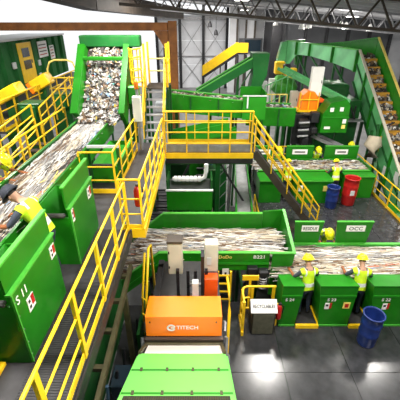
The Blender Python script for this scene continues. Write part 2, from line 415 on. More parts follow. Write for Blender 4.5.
# ================================================================== DECKS
dk = tag(bpy.data.objects.new('floor', None), kind='structure'); C.objects.link(dk); dk.location = (4, 7, 0); WLOC[dk.name] = Vector((4, 7, 0))
for (x0, x1, y0, y1) in ((-1.1, 8.0, 0.6, 7.2), (2.45, 8.0, 7.2, 16.8)):
    nx = round((x1-x0)/1.5); ny = round((y1-y0)/2.2)
    for i in range(nx):
        for j in range(ny):
            a = x0+(x1-x0)*i/nx; b = x0+(x1-x0)*(i+1)/nx; c = y0+(y1-y0)*j/ny; d = y0+(y1-y0)*(j+1)/ny
            z = random.uniform(-.004, 0)
            part('deck_plate', 'deck', dk, (a+.006, c+.006, -.04+z), (b-.006, d-.006, z))
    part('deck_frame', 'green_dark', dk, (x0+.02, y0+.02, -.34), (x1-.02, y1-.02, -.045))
for x in (-.6, 3.5, 7.7):
    for y in (1.2, 6.5, 11.5, 16):
        if x < 0 and y > 7: continue
        part('deck_column', 'green_dark', dk, (x-.1, y-.1, GZ), (x+.1, y+.1, -.345), share='dkc')
railing('platform_railing', 'long yellow railing along the right edge of the black platform', [(7.95, 8.6, 0), (7.95, 16.7, 0)], h=1.1, gap=1.35, mids=(.38, .74), r=.028, post=.06)

UZ = 3.2
# left walkway and cross walkway
wl = thing('upper_walkway', 'ribbed dark walkway beside the left green hoppers', 'walkway', (-1.8, 6, UZ))
part('grating', 'deck_ribbed', wl, (-3.0, 0.8, UZ-.05), (-1.49, 6.1, UZ))
part('grating', 'deck_ribbed', wl, (-3.0, 6.1, UZ-.05), (-1.22, 11.75, UZ))
q = MB()
for k in range(150):
    y = .9 + k*.0345; q.box((-2.17, y, UZ), (-1.5, y+.014, UZ+.008))
q.build('tread_ribs', 'deck_ribbed', wl); bpy.data.objects[q and wl.children[-1].name]['kind'] = 'stuff'
part('edge_beam', 'steel_dark', wl, (-1.485, 1.2, UZ-.24), (-1.45, 6.1, UZ-.02)); part('edge_beam', 'yellow', wl, (-1.44, 6.04, UZ-.2), (-1.16, 6.1, UZ+.02))
part('edge_beam', 'yellow', wl, (-1.22, 6.1, UZ-.2), (-1.16, 10.75, UZ))
for y in (3.4, 6.3, 10.7): part('column', 'green_dark', wl, (-2.3, y, GZ), (-2.14, y+.16, UZ-.05), share='wlc')
railing('walkway_railing', 'near yellow railing of the left ribbed walkway', [(-1.51, .95, UZ), (-1.51, 6.05, UZ)], h=1.1, mids=(.36, .72), gap=1.02, r=.022, post=.075)
railing('walkway_railing', 'yellow railing turning the corner where the left walkway widens', [(-1.62, 6.07, UZ), (-1.2, 6.07, UZ), (-1.2, 10.7, UZ)], h=1.15, gap=.75, r=.026, post=.06)
railing('walkway_railing', 'yellow railing behind the left hoppers facing the walkway end', [(-2.95, 7.75, UZ), (-2.12, 7.75, UZ), (-2.12, 10.9, UZ)], h=1.1, mids=(.36, .72), gap=.85, r=.026, post=.06)

cw = thing('cross_walkway', 'yellow edged grey walkway bridging the middle of the plant', 'walkway', (0.2, 11.2, UZ))
part('floor_plate', 'deck_ribbed', cw, (-1.15, 10.78, UZ-.06), (1.78, 11.75, UZ))
part('edge_channel', 'yellow', cw, (-1.15, 10.70, UZ-.20), (1.78, 10.77, UZ-.02)); part('edge_channel', 'yellow', cw, (-1.15, 11.76, UZ-.20), (1.78, 11.82, UZ))
part('floor_beam', 'steel_dark', cw, (-1.15, 10.74, UZ-.40), (1.78, 10.9, UZ-.21)); part('floor_beam', 'green', cw, (-1.2, 10.92, UZ-.50), (1.78, 11.06, UZ-.38))
for x in (-1.12, .62): part('column', 'green_dark', cw, (x-.08, 10.95, GZ), (x+.08, 11.1, UZ-.505), share='cwc')
for a, b in (((-1.05, 11.02, 1.3), (-.35, 11.02, UZ-.5)), ((.7, 11.02, UZ-.5), (1.6, 11.02, 1.2))): MB().bar(a, b, .07, .07, up=(0,1,0)).build('brace', 'steel_dark', cw)
part('kick_plate', 'steel_grey', cw, (-1.1, 10.80, UZ+.0), (1.75, 10.815, UZ+.24))
railing('bridge_railing', 'front yellow railing of the cross walkway with grey kick plate', [(-1.15, 10.76, UZ), (1.70, 10.76, UZ)], h=1.35, mids=(.30, .68, 1.05), gap=.71, r=.03, post=.07, toe=False)
railing('bridge_railing', 'rear yellow railing of the cross walkway', [(-1.15, 11.78, UZ), (1.75, 11.78, UZ)], h=1.1, gap=.95, r=.024)

# stairs to the right platform
def stairs(name, label, a, b, wid, n, axis, m_str='steel_dark', rails=True, mids=(.45, .8), rail_h=1.05, tread_m='steel_dark'):
    a = Vector(a); b = Vector(b); t = thing(name, label, 'staircase', (a if a.z < b.z else b))
    side = Vector((0, 1, 0)) if axis == 'x' else Vector((1, 0, 0)); up = Vector((0, 0, 1))
    for s in (0, wid):
        MB().bar(a + side*s - up*.05, b + side*s - up*.05, .05, .24).build('stringer', m_str, t)
    for k in range(n):
        p = a.lerp(b, (k+.5)/n); dd = (b-a); run = Vector((dd.x, dd.y, 0)).normalized()*.13
        lo = p - run; hi = p + run + side*wid
        part('tread', tread_m, t, (min(lo.x,hi.x)+.0, min(lo.y,hi.y), p.z-.035), (max(lo.x,hi.x), max(lo.y,hi.y), p.z), share=(name, 'tr', axis))
    if rails:
        for s in (0, wid):
            o = side*s
            for h in mids + (rail_h,): MB().tube([a+o+up*h, b+o+up*h], .025, 6).build('handrail', 'yellow', t)
            for k in range(5):
                p = a.lerp(b, k/4) + o; MB().bar(p, p+up*rail_h, .055, .035, up=(1,0,0)).build('post', 'yellow', t, share=(name, 'post'))
    return t
stairs('platform_stairs', 'steep stairs with yellow handrails descending from bridge to black platform', (1.82, 10.82, UZ), (4.35, 10.82, 0.02), .8, 13, 'x', 'steel_brown')
part_trim = MB().bar((1.82, 11.68, UZ+.03), (4.35, 11.68, .06), .03, .12); part_trim.build('stringer', 'yellow_pale', [o for o in C.objects if o.name == 'platform_stairs'][0])
stairs('upper_stairs', 'dark stepped stairs between yellow posts climbing behind the left walkway', (-2.0, 11.85, UZ), (-2.0, 13.2, 4.85), .72, 7, 'y', 'green_dark', mids=(.5,), tread_m='steel_grey')
ul = thing('upper_landing', 'small high landing with pale yellow posts above the dark stairs', 'landing', (-1.7, 13.8, 4.8))
part('floor_plate', 'steel_brown', ul, (-2.05, 13.22, 4.78), (-1.2, 14.4, 4.84))
for x, y in ((-2.03, 13.3), (-1.22, 13.3), (-2.03, 14.35), (-1.22, 14.35)):
    part('post', 'yellow', ul, (x-.035, y-.03, 4.85), (x+.035, y+.03, 6.35), share='ulp')
    part('leg', 'green_dark', ul, (x-.05, y-.05, GZ), (x+.05, y+.05, 4.77), share='ull')
for z in (5.3, 5.75): MB().tube([(-1.22, 13.3, z), (-1.22, 14.35, z)], .025, 6).build('rail', 'yellow', ul); MB().tube([(-2.03, 14.35, z), (-1.22, 14.35, z)], .025, 6).build('rail', 'yellow_pale', ul)

# ================================================================== LEFT SORTING LINE
BX0, BX1, BZ = -3.95, -2.98, 4.08
lc = thing('sorting_conveyor', 'long green sorting conveyor running along the left hoppers', 'conveyor', (-3.5, 6, UZ))
part('belt', 'belt', lc, (BX0, 1.0, BZ-.06), (BX1, 11.5, BZ))
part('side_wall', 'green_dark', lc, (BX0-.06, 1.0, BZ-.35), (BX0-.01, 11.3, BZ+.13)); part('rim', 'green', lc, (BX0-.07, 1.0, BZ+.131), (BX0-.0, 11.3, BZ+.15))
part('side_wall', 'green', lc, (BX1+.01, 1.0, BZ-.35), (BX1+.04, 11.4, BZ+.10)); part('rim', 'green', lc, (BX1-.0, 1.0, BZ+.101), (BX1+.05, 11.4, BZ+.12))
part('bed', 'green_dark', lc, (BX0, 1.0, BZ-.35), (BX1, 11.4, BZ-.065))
for y in (2.5, 5.4, 8.2, 11): part('leg', 'green_dark', lc, (-3.85, y, GZ), (-3.7, y+.15, BZ-.351), share='lcl'); 
waste('paper_waste', 'streaked pale paper waste lying along the left sorting belt', 11000, lambda a, b: Vector((BX0+.04+(BX1-BX0-.08)*a, 1.0+10.2*b, BZ+.02)), (.25, 1.1), (.008, .030), (0,1,0), 3, (24, 18, 32, 16, 10, 1, .6, .2, 0), tilt=.04, patches=90)
fw = thing('far_walkway', 'dark walkway on the far side of the left sorting belt', 'walkway', (-4.5, 7, UZ))
part('grating', 'deck_ribbed', fw, (-4.95, 1.0, UZ-.05), (-4.22, 12.5, UZ)); part('edge_beam', 'green_dark', fw, (-5.0, 1.0, UZ-.25), (-4.95, 12.5, UZ))
for y in (2, 6, 11): part('leg', 'green_dark', fw, (-4.9, y, GZ), (-4.75, y+.15, UZ-.05), share='fwl')
railing('walkway_railing', 'yellow railing along the far side of the left sorting belt', [(-4.9, 3.0, UZ), (-4.9, 12.4, UZ)], h=1.1, gap=1.0, r=.03, post=.065)

OX = -2.18
def hopper(y0, y1, label, upper=True, top=4.34, et=4.18):
    t = thing('chute_hopper', label, 'hopper', (-2.55, y0, UZ), 'green sorting hoppers of the left line')
    part('outer_panel', 'green', t, (OX-.03, y0, UZ), (OX, y1, top))
    part('rim', 'green_edge', t, (OX-.045, y0-.01, top), (OX+.025, y1+.01, top+.03))
    if upper:
        part('upper_panel', 'green', t, (OX-.06, y0, top+.031), (OX-.03, y1, top+.39)); part('rim', 'green_edge', t, (OX-.075, y0-.01, top+.391), (OX-.015, y1+.01, top+.42))
    MB().prism([(-2.90, y0, UZ), (OX-.031, y0, UZ), (OX-.031, y0, et), (-2.90, y0, et)], (0, .03, 0)).build('end_panel', 'green', t)
    MB().prism([(-2.90, y1-.03, UZ), (OX-.031, y1-.03, UZ), (OX-.031, y1-.03, et), (-2.90, y1-.03, et)], (0, .03, 0)).build('end_panel', 'green', t)
    part('edge_pad', 'rubber', t, (-2.88, y0-.03, et+.001), (OX-.08, y0+.06, et+.07), .02)
    MB().prism([(-2.90, y0+.031, et), (-2.90, y1-.031, et), (-2.45, y1-.031, UZ+.1), (-2.45, y0+.031, UZ+.1)], (-.02, 0, 0)).build('slide_plate', 'green_mid', t)
    MB().bar((OX+.012, y0+.015, UZ+.0), (OX+.012, y0+.015, top), .025, .02).build('edge_strip', 'green_edge', t)
    for k in range(5):
        z = UZ + .12 + k*.22; MB().tube([(OX, y0+.05, z), (OX+.012, y0+.05, z)], .011, 6).build('bolt', 'steel_grey', t, share='hbolt')
    return t
h1 = hopper(2.9, 4.18, 'nearest left hopper marked S 11 with red and white sign')
lettering('S 11', .17, (OX+.004, 3.12, 4.17), (0, 1, 0), (0, 0, 1), 'white', h1, 'white hopper number', stretch=.95)
def sign(t, y, z, w=.14, h=.19, lab='red and white warning sign'):
    part('sign', 'white', t, (OX+.001, y, z), (OX+.008, y+w, z+h)); part('sign_panel', 'red', t, (OX+.0085, y+w*.55, z+h*.25), (OX+.012, y+w*.95, z+h*.95))
    part('sign_symbol', 'ink', t, (OX+.0085, y+w*.15, z+h*.6), (OX+.012, y+w*.4, z+h*.8)); part('sign_symbol', 'ink', t, (OX+.0085, y+w*.15, z+h*.2), (OX+.012, y+w*.4, z+h*.4))
sign(h1, 3.16, 3.82, .17, .21); sign(h1, 3.98, 4.02, .16, .2)
h2 = hopper(4.9, 6.2, 'second left hopper, tall panel with two small signs near its corners')
sign(h2, 4.97, 4.05, .10, .24); sign(h2, 5.85, 4.03, .2, .22)
h0 = hopper(1.0, 2.2, 'left hopper cut off by the lower left corner of the picture')
h3 = hopper(8.4, 10.6, 'far left low hopper under the waste incline with pale front edge', upper=False, top=3.72, et=3.66)
part('table_top', 'green_mid', h3, (-2.86, 8.47, 3.5), (-2.22, 10.55, 3.53)); part('rim_bar', 'white_grey', h3, (-2.92, 8.34, 4.2), (-2.1, 8.41, 4.26)); part('bar_post', 'green_dark', h3, (-2.17, 8.34, UZ), (-2.1, 8.41, 4.199)); part('bar_post', 'green_dark', h3, (-2.92, 8.34, UZ), (-2.86, 8.39, 4.199))
st = thing('stall_mat', 'dark mat with yellow edge in the nearest left worker stall', 'mat', (-2.75, 2.5, UZ+.01))
part('mat', 'rubber', st, (-2.94, 2.28, UZ+.005), (-2.56, 2.82, UZ+.03)); part('edge', 'yellow', st, (-2.555, 2.28, UZ+.005), (-2.50, 2.87, UZ+.06)); part('edge', 'yellow', st, (-2.94, 2.825, UZ+.005), (-2.56, 2.87, UZ+.06))

# inclined waste feeder at the end of the left line
ic = thing('incline_feeder', 'steep green incline feeder dropping grey waste onto the left belt', 'conveyor', (-3.27, 11.8, UZ))
i0, i1 = Vector((0, 11.35, 4.15)), Vector((0, 13.1, 6.0))
n_ = Vector((0, -(i1-i0).z, (i1-i0).y)).normalized()
def islab(x0, x1, lo, hi, nm, m, lab=None, ext=0.0):
    d = (i1-i0).normalized(); a = i0 - d*ext; b = i1 + d*ext
    MB().prism([Vector((x0,0,0))+a+n_*lo, Vector((x0,0,0))+b+n_*lo, Vector((x0,0,0))+b+n_*hi, Vector((x0,0,0))+a+n_*hi], (x1-x0, 0, 0)).build(nm, m, ic, label=lab)
islab(-3.93, -2.62, -.08, 0, 'belt', 'belt'); islab(-4.12, -3.94, -.3, .45, 'side_wall', 'green', ext=.05); islab(-2.61, -2.48, -.3, .45, 'side_wall', 'green', ext=.05)
islab(-4.19, -3.96, .451, .49, 'rim', 'green', ext=.05); islab(-2.63, -2.44, .451, .49, 'rim', 'green', ext=.05)
part('cross_bar', 'green_mid', ic, (-3.95, 12.35, 5.88), (-2.6, 12.47, 6.0), .02)
part('top_hood', 'container', ic, (-4.2, 13.0, 6.25), (-2.1, 13.5, 6.62), .03)
part('back_wall', 'green_dark', ic, (-4.15, 13.45, 4.0), (-2.46, 13.55, 6.24))
for x in (-4.05, -2.55):
    for y in (11.6, 13.2): part('leg', 'green_dark', ic, (x-.07, y, GZ), (x+.07, y+.14, 3.95 + (1.3 if y > 12 else 0)), share=('icl', y))
waste('shredded_waste', 'crumpled grey and white scrap paper piled on the steep incline', 2600, lambda a, b: Vector((-3.9+1.25*a, i0.y+(i1.y-i0.y)*b, i0.z+(i1.z-i0.z)*b+.02)) + n_*.1*math.sin(a*math.pi), (.07, .20), (.05, .15), (0, i1.y-i0.y, i1.z-i0.z), 5, (9, 9, 34, 16, 34, 2, 1.5, 1.5, 1.5), tilt=.6, thick=.16)
waste('shredded_waste', 'heap of pale scrap tumbling from the incline foot onto the belt', 700, lambda a, b: Vector((-3.9+1.25*a, 10.7+.9*b, 4.12+.25*b)), (.08, .22), (.05, .14), (0,1,.3), 6, (22, 12, 30, 16, 22, 1.5, 1, 1, 1), tilt=.5, thick=.14)
# yellow cage platform right of the feeder top
yc = thing('ladder_cage', 'curved yellow ladder cage beside the top of the waste incline', 'ladder', (-2.1, 12.7, UZ))
for x in (-2.4, -2.05):
    MB().tube([(x, 12.6, UZ), (x, 12.6, 6.2)], .03, 6).build('rail', 'yellow', yc)
for k in range(9): MB().tube([(-2.4, 12.6, 3.5+k*.3), (-2.05, 12.6, 3.5+k*.3)], .02, 6).build('rung', 'yellow', yc, share='ycr')
for z in (5.2, 5.6, 6.0, 6.25):
    MB().tube([(-2.42+.4*t_ , 12.55-.55*math.sin(t_*math.pi), z) for t_ in [i/8 for i in range(9)]], .026, 6).build('hoop', 'yellow', yc, share='ych')
for x, yy in ((-2.36, 12.25), (-2.22, 12.0), (-2.1, 12.25)): MB().tube([(x, yy, 5.2), (x, yy, 6.25)], .02, 6).build('cage_bar', 'yellow', yc)
gb = thing('gearbox_guard', 'green drive guard beneath the yellow ladder cage', 'guard', (-2.25, 12.0, 4.4))
part('cover', 'green_mid', gb, (-2.44, 11.75, 4.55), (-2.06, 12.05, 5.15), .05); part('bracket', 'green_dark', gb, (-2.44, 11.85, UZ), (-2.3, 12.0, 4.55))
# white cabinet on a grey post with amber beacon
bp_ = thing('control_post', 'tall white control box on grey post topped by amber beacon', 'control box', (-1.98, 10.95, UZ))
MB().tube([(-1.98, 11.0, UZ), (-1.98, 11.0, 5.2)], .05, 8).build('post', 'steel_grey', bp_)
part('box', 'white', bp_, (-2.13, 10.82, 4.2), (-1.86, 10.98, 5.0), .02); MB().lathe((-1.99, 10.98, 5.2), [(.001, .26), (.05, .25), (.07, .2), (.07, 0), (.001, 0)], 10).build('beacon', 'orange', bp_)

# ================================================================== LEFT REAR: container and railings
ct = thing('green_container', 'large dark green ribbed container with yellow door at upper left', 'container', (-12, 24, UZ))
part('shell', 'container', ct, (-14.5, 15.0, 3.21), (-11.12, 30.5, 5.95)); part('roof_edge', 'white_grey', ct, (-14.5, 15.0, 5.96), (-11.0, 30.6, 6.06))
y = 15.05; k = 0
while y < 30.2:
    q = MB(); q.prism([(-11.11, y, 3.3), (-11.11, y+.85, 3.3), (-10.93, y+.75, 3.3), (-10.93, y+.1, 3.3)], (0, 0, 2.62)); q.build('rib_panel', 'container', ct, share='ctr'); y += 1.3
cd = MB().cbox((-10.925, 22.1, 3.55), (-10.88, 24.0, 5.82), .02).build('door', 'yellow', ct)
for z0 in (4.3, 5.0): part('window', 'glass_dark', cd, (-10.879, 22.55, z0), (-10.86, 23.5, z0+.52), share='cdw')
part('handle', 'black', cd, (-10.89, 23.6, 4.6), (-10.85, 23.7, 4.8))
for (ya, yb, za, zb) in ((25.0, 26.5, 4.75, 5.75), (26.9, 27.7, 4.5, 5.4)):
    part('notice', 'white', ct, (-10.925, ya, za), (-10.90, yb, zb))
    for k in range(4): part('print_line', 'ink' if k % 2 else 'red', ct, (-10.899, ya+.1, za+.15+k*.2), (-10.89, yb-.2, za+.21+k*.2))
for yy, z in ((21.2, 4.5), (24.6, 4.3), (24.4, 3.5)): part('switch_box', 'white_grey', ct, (-10.975, yy, z), (-10.86, yy+.35, z+.35), .02)
rp = thing('rear_platform', 'dark platform in front of the green container', 'platform', (-9, 20, UZ))
part('floor_plate', 'deck_ribbed', rp, (-10.84, 13.0, UZ-.06), (-7.6, 30, UZ)); part('edge_beam', 'green_dark', rp, (-7.6, 13, UZ-.3), (-7.5, 30, UZ))
for y in (13.3, 18, 23, 29): part('leg', 'green_dark', rp, (-7.75, y, GZ), (-7.6, y+.15, UZ-.06), share='rpl'); 
for y in (15, 23): part('leg', 'green_dark', rp, (-14.2, y, GZ), (-14.0, y+.2, 3.29), share='rpl2')
railing('platform_railing', 'yellow railing of the platform in front of the container', [(-7.65, 13.1, UZ), (-7.65, 22.5, UZ)], h=1.15, gap=1.2, r=.035, post=.08, mids=(.38, .76))
railing('platform_railing', 'yellow railing across the near end of the container platform', [(-10.9, 13.1, UZ), (-7.75, 13.1, UZ)], h=1.15, gap=1.0, r=.035, post=.08, mids=(.38, .76))
railing('stair_railing', 'tilted yellow stair railing left of the far belt walkway', [(-6.9, 8.8, 2.4), (-6.2, 12.6, 3.2)], h=1.15, gap=.9, r=.032, post=.07, toe=False, mids=(.4, .78))
railing('stair_railing', 'lower yellow stair railing at the left picture edge', [(-6.2, 7.6, 2.0), (-5.5, 11.2, 3.1)], h=1.1, gap=.9, r=.032, post=.07, toe=False, mids=(.4, .75))
sl = thing('stair_flight', 'dark stair flight between tilted yellow rails at far left', 'staircase', (-6.2, 8.5, GZ))
for k in range(12): a = k/11; part('tread', 'steel_brown', sl, (-6.75+.6*a, 8.0+3.7*a, 1.6+1.5*a), (-5.75+.6*a, 8.3+3.7*a, 1.64+1.5*a), share='slt')
for dx in (0, 1.0): MB().bar((-6.75+dx, 8.0, 1.5), (-6.15+dx, 11.9, 3.05), .06, .22).build('stringer', 'green_dark', sl)
part('leg', 'green_dark', sl, (-6.3, 9.9, GZ), (-6.15, 10.05, 2.1))
for (px, py, d, sx, sz, lab, mm, tl) in ((42, 82, 17.2, .95, .55, 'yellow sloped belt guard below the container notices', 'yellow', 28), (10, 93, 15.2, 1.15, .5, 'orange yellow sloped guard at the far left edge', 'yellow', 25)):
    p = atd(px, py, d); t = thing('belt_guard', lab, 'guard', (p.x, p.y, UZ))
    a = math.radians(tl); q = MB(); q.cbox((-sx/2, -.35, -sz/2), (sx/2, .35, sz/2), .05)
    R_ = Matrix.Rotation(-a, 3, 'Y'); q.v = [R_ @ v + p for v in q.v]; q.build('hood', mm, t)
    q = MB(); q.cbox((-sx/2-.2, -.3, -sz/2), (-sx/2, .3, sz/2), .04); q.v = [R_ @ v + p for v in q.v]; q.build('end_cap', 'orange' , t)
    part('stand', 'green_dark', t, (p.x-.2, p.y-.2, UZ), (p.x+.2, p.y+.2, p.z-.2))
for (px, py, d, w_, hh, lab) in ((28, 105, 14.0, .9, 1.9, 'dark green machine column between the yellow belt guards'), (60, 95, 16.5, .8, 1.5, 'dark green drive housing left of the waste incline')):
    p = atd(px, py, d); t = thing('machine_housing', lab, 'machine', (p.x, p.y, GZ))
    part('body', 'green_dark', t, (p.x-w_/2, p.y, GZ), (p.x+w_/2, p.y+.8, p.z+.05), .03); part('cover', 'container', t, (p.x-w_/3, p.y-.12, p.z-.6), (p.x+w_/3, p.y-.001, p.z-.05), .03)
railing('stair_railing', 'short yellow railing right of the yellow belt guard', [(-6.2, 13.2, 3.0), (-6.2, 17.0, 3.6)], h=1.1, gap=.8, r=.032, post=.07, toe=False, mids=(.4, .75))
ar = thing('gate_hoop', 'pale rounded hoop gate beside the waste incline', 'gate', (-6.4, 17.3, UZ))
pts = [Vector((-7.3, 17.3, UZ)), Vector((-7.3, 17.3, 5.0)), Vector((-7.15, 17.3, 5.3)), Vector((-6.9, 17.3, 5.4)), Vector((-6.3, 17.3, 5.4)), Vector((-6.05, 17.3, 5.3)), Vector((-5.95, 17.3, 5.0)), Vector((-5.95, 17.3, GZ))]
MB().tube(pts, .045, 8).build('hoop', 'yellow_pale', ar)
for z in (3.6, 4.1, 4.6): MB().tube([(-7.3, 17.3, z), (-5.95, 17.3, z)], .035, 6).build('bar', 'yellow', ar)

# ================================================================== CENTRE: machinery below the bridge
hb = thing('bunker_box', 'open green steel bunker box under the cross walkway', 'bunker', (-.35, 10.3, GZ))
part('front_wall', 'green', hb, (-1.08, 9.75, 1.55), (.40, 9.80, 2.25)); part('side_wall', 'green_dark', hb, (-1.08, 9.81, 1.55), (-1.03, 10.6, 2.6)); part('side_wall', 'green_dark', hb, (.35, 9.81, 1.55), (.40, 10.6, 2.6))
part('back_wall', 'steel_grey', hb, (-1.03, 10.56, 1.55), (.35, 10.6, 2.3)); part('rim', 'white_grey', hb, (-1.10, 9.73, 2.251), (.42, 9.82, 2.29))
for x in (-1.0, .3): part('leg', 'green_dark', hb, (x-.07, 10.0, GZ), (x+.07, 10.15, 1.55), share='hbl')
for k in range(7):
    MB().tube([(-.85+k*.13, 10.2, 2.48), (-.75+k*.13, 10.2, 2.48)], [.10, .10], 10).build('hose_ring', 'white_grey', hb, share='hring')
MB().tube([(-.9, 10.2, 2.48), (.05, 10.2, 2.48), (.16, 10.2, 2.55), (.2, 10.2, 2.75), (.2, 10.2, 3.0)], .07, 8).build('hose', 'white_grey', hb)
rb = thing('roller_bank', 'dark roller bank below the green bunker box', 'rollers', (-.35, 9.6, .6))
for k in range(6): MB().tube([(-1.0, 9.3+k*.12, 1.35-.07*k), (.35, 9.3+k*.12, 1.35-.07*k)], .05, 8).build('roller', 'steel_grey', rb, share='rbr')
for x in (-1.06, .41): part('bearing_plate', 'steel_brown', rb, (x-.02, 9.2, .7), (x+.02, 10.0, 1.5)); part('leg', 'steel_dark', rb, (x-.04, 9.5, GZ), (x+.04, 9.6, .699))
dc = thing('discharge_belt', 'narrow grey belt conveyor passing under the stair head', 'conveyor', (1.5, 12, GZ))
MB().prism([(1.22, 9.3, 1.25), (1.68, 9.3, 1.25), (2.2, 15.6, 1.0), (1.75, 15.6, 1.0)], (0, 0, .05)).build('belt', 'steel_grey', dc)
for a, b in (((1.18, 9.3, 1.3), (1.71, 15.6, 1.05)), ((1.72, 9.3, 1.3), (2.24, 15.6, 1.05))): MB().bar(a, b, .05, .22).build('side_rail', 'green', dc)
for y in (9.6, 12.5, 15): part('leg', 'green_dark', dc, (1.3+(y-9.3)*.083, y, GZ), (1.4+(y-9.3)*.083, y+.1, 1.2-(y-9.3)*.04))
cm = thing('centre_machine', 'green block machine with hoses behind the bunker box', 'machine', (-.1, 12.6, GZ))
part('body', 'green', cm, (-.42, 12.5, GZ), (.18, 13.2, 2.75), .03); part('flank', 'green_dark', cm, (-1.3, 12.9, GZ), (-.43, 13.5, 1.9), .03); part('flank', 'green_dark', cm, (.19, 12.8, GZ), (1.1, 13.4, 1.7), .03)
for k, (x, z, mm) in enumerate(((-.95, 2.1, 'pipe_blue'), (-.65, 2.2, 'steel_grey'), (.45, 2.0, 'pipe_blue'), (.75, 2.25, 'white_grey'), (.95, 1.9, 'steel_grey'))): MB().tube([(x, 12.85, z-.1), (x, 12.85, z+.3), (x+.15, 12.85, z+.45)], .07, 8).build('hose', mm, cm)
for k in range(5): MB().tube([(-.2+k*.02, 12.45, 1.0+k*.3), (.1+k*.02, 12.45, 1.0+k*.3)], .05, 6).build('coupling', 'black', cm)
for i, (x0, y0, z0, x1, y1, z1, lab) in enumerate(((-1.2, 13.6, 2.9, 1.2, 14.4, 3.4, 'first green sloped chute glimpsed behind the bridge rails'), (0.2, 14.5, 2.4, 1.6, 14.9, 2.9, 'second green sloped chute glimpsed behind the bridge rails'))):
    t = thing('sloped_chute', lab, 'chute', (x0, y0, z0), 'green chutes behind the bridge')
    MB().prism([(x0, y0, z0-.5), (x1, y0, z1-.5), (x1, y0, z1), (x0, y0, z0)], (0, .05, 0)).build('side_plate', 'green_mid', t); MB().prism([(x0, y1, z0-.5), (x1, y1, z1-.5), (x1, y1, z1), (x0, y1, z0)], (0, .05, 0)).build('side_plate', 'green_mid', t)
    MB().prism([(x0, y0+.06, z0-.4), (x1, y0+.06, z1-.4), (x1, y1-.01, z1-.4), (x0, y1-.01, z0-.4)], (0, 0, .03)).build('slide', 'steel_grey', t)
    for x in (x0+.2, x1-.2): part('leg', 'green_dark', t, (x-.05, y0+.3, GZ), (x+.05, y0+.4, z0-.42), share=('scl', i))
lt = thing('lattice_tower', 'slim steel lattice tower behind the bridge column', 'tower', (1.0, 12.2, GZ))
for x, y in ((.75, 12.0), (1.15, 12.0), (.75, 12.4), (1.15, 12.4)): part('upright', 'steel_grey', lt, (x-.03, y-.03, GZ), (x+.03, y+.03, 2.6), share='ltu')
for k in range(9): MB().bar((.75, 11.98, -2.2+k*.5), (1.15, 11.98, -1.75+k*.5), .03, .03, up=(0,1,0)).build('lattice_bar', 'steel_grey', lt)

for (x0, x1, y0, y1, z, lab) in ((-1.9, 1.05, 8.4, 12.3, -1.4, 'added black frame darkening the pit under the cross walkway'), (1.35, 2.35, 8.2, 14.2, -.9, 'added narrow black frame darkening the pit beside the platform edge'), (-3.0, -1.0, 12.6, 15.5, -.6, 'added black frame darkening the pit behind the left walkway')):
    t = thing('pit_shade_frame', lab, 'conveyor', (x0, y0, GZ)); part('belt', 'black', t, (x0, y0, z), (x1, y1, z+.08))  # black frames added to stand in for the shade down in the pit
    for xx in (x0, x1-.06): part('side_rail', 'green_dark', t, (xx, y0, z+.081), (xx+.06, y1, z+.3))
    for k in range(5): MB().tube([(x0+.1, y0+(y1-y0)*(k+.5)/5, z+.16), (x1-.1, y0+(y1-y0)*(k+.5)/5, z+.16)], .05, 8).build('roller', 'steel_dark', t)
    for xx in (x0+.1, x1-.2):
        for yy in (y0+.2, y1-.3): part('leg', 'steel_dark', t, (xx, yy, GZ), (xx+.1, yy+.1, z-.001))
# central transverse trough
tc_ = thing('transfer_conveyor', 'wide green transfer conveyor bending up in the centre of the plant', 'conveyor', (0, 8.2, GZ))
def tprof(lo, hi): return [(-2.35, lo-1.05), (-1.12, lo), (2.35, lo), (2.35, hi), (-1.12, hi), (-2.35, hi-1.05)]
def tslab(y0, y1, lo, hi, nm, m):
    P = tprof(lo, hi); MB().prism([(P[0][0], y0, P[0][1]), (P[1][0], y0, P[1][1]), (P[4][0], y0, P[4][1]), (P[5][0], y0, P[5][1])], (0, y1-y0, 0)).build(nm, m, tc_)
    MB().prism([(P[1][0], y0, P[1][1]), (P[2][0]-.45, y0, P[2][1]), (P[2][0]-.45, y0, P[3][1]), (P[4][0], y0, P[4][1])], (0, y1-y0, 0)).build(nm, m, tc_)
tslab(8.9, 8.96, 1.3, 1.9, 'back_wall', 'green'); tslab(8.88, 8.98, 1.901, 1.93, 'rim', 'green_edge')
tslab(7.44, 7.50, 0.95, 1.52, 'front_wall', 'green'); tslab(7.42, 7.52, 1.521, 1.55, 'rim', 'green_edge'); tslab(7.40, 7.435, 1.16, 1.22, 'stiffener', 'green_mid')
tslab(7.51, 8.89, 1.2, 1.25, 'belt', 'belt')
for x in (-.9, 1.6):
    for y in (7.55, 8.75): part('leg', 'green_dark', tc_, (x-.06, y, GZ), (x+.06, y+.12, 1.19), share='tcl')
def tpos(a, b):
    x = -2.3 + 4.25*a; z = 1.27 + (0 if x > -1.12 else (x+1.12)*.85); return Vector((x, 7.55+1.3*b, z + .14*math.sin(b*math.pi)))
waste('paper_waste', 'streaked cream and brown paper waste on the central transfer conveyor', 9000, tpos, (.3, 1.2), (.010, .04), (1,0,.0), 11, (24, 36, 20, 14, 8, .8, .8, .4, 0), tilt=.06, thick=.11, patches=70)
part('logo_plate', 'red', tc_, (.245, 7.395, 1.36), (.33, 7.41, 1.47)); part('logo_square', 'white', tc_, (.17, 7.395, 1.36), (.24, 7.41, 1.47))
lettering('DeDoDo', .15, (.60, 7.425, 1.41), (1,0,0), (0,0,1), 'yellow_pale', tc_, 'pale yellow lettering', stretch=.95)
lettering('B221', .15, (1.62, 7.425, 1.41), (1,0,0), (0,0,1), 'white', tc_, 'white conveyor number', stretch=1.1)
part('notice', 'white', tc_, (.62, 7.38, .78), (.8, 7.39, 1.05)); part('notice_symbol', 'ink', tc_, (.68, 7.375, .78), (.74, 7.379, .92))
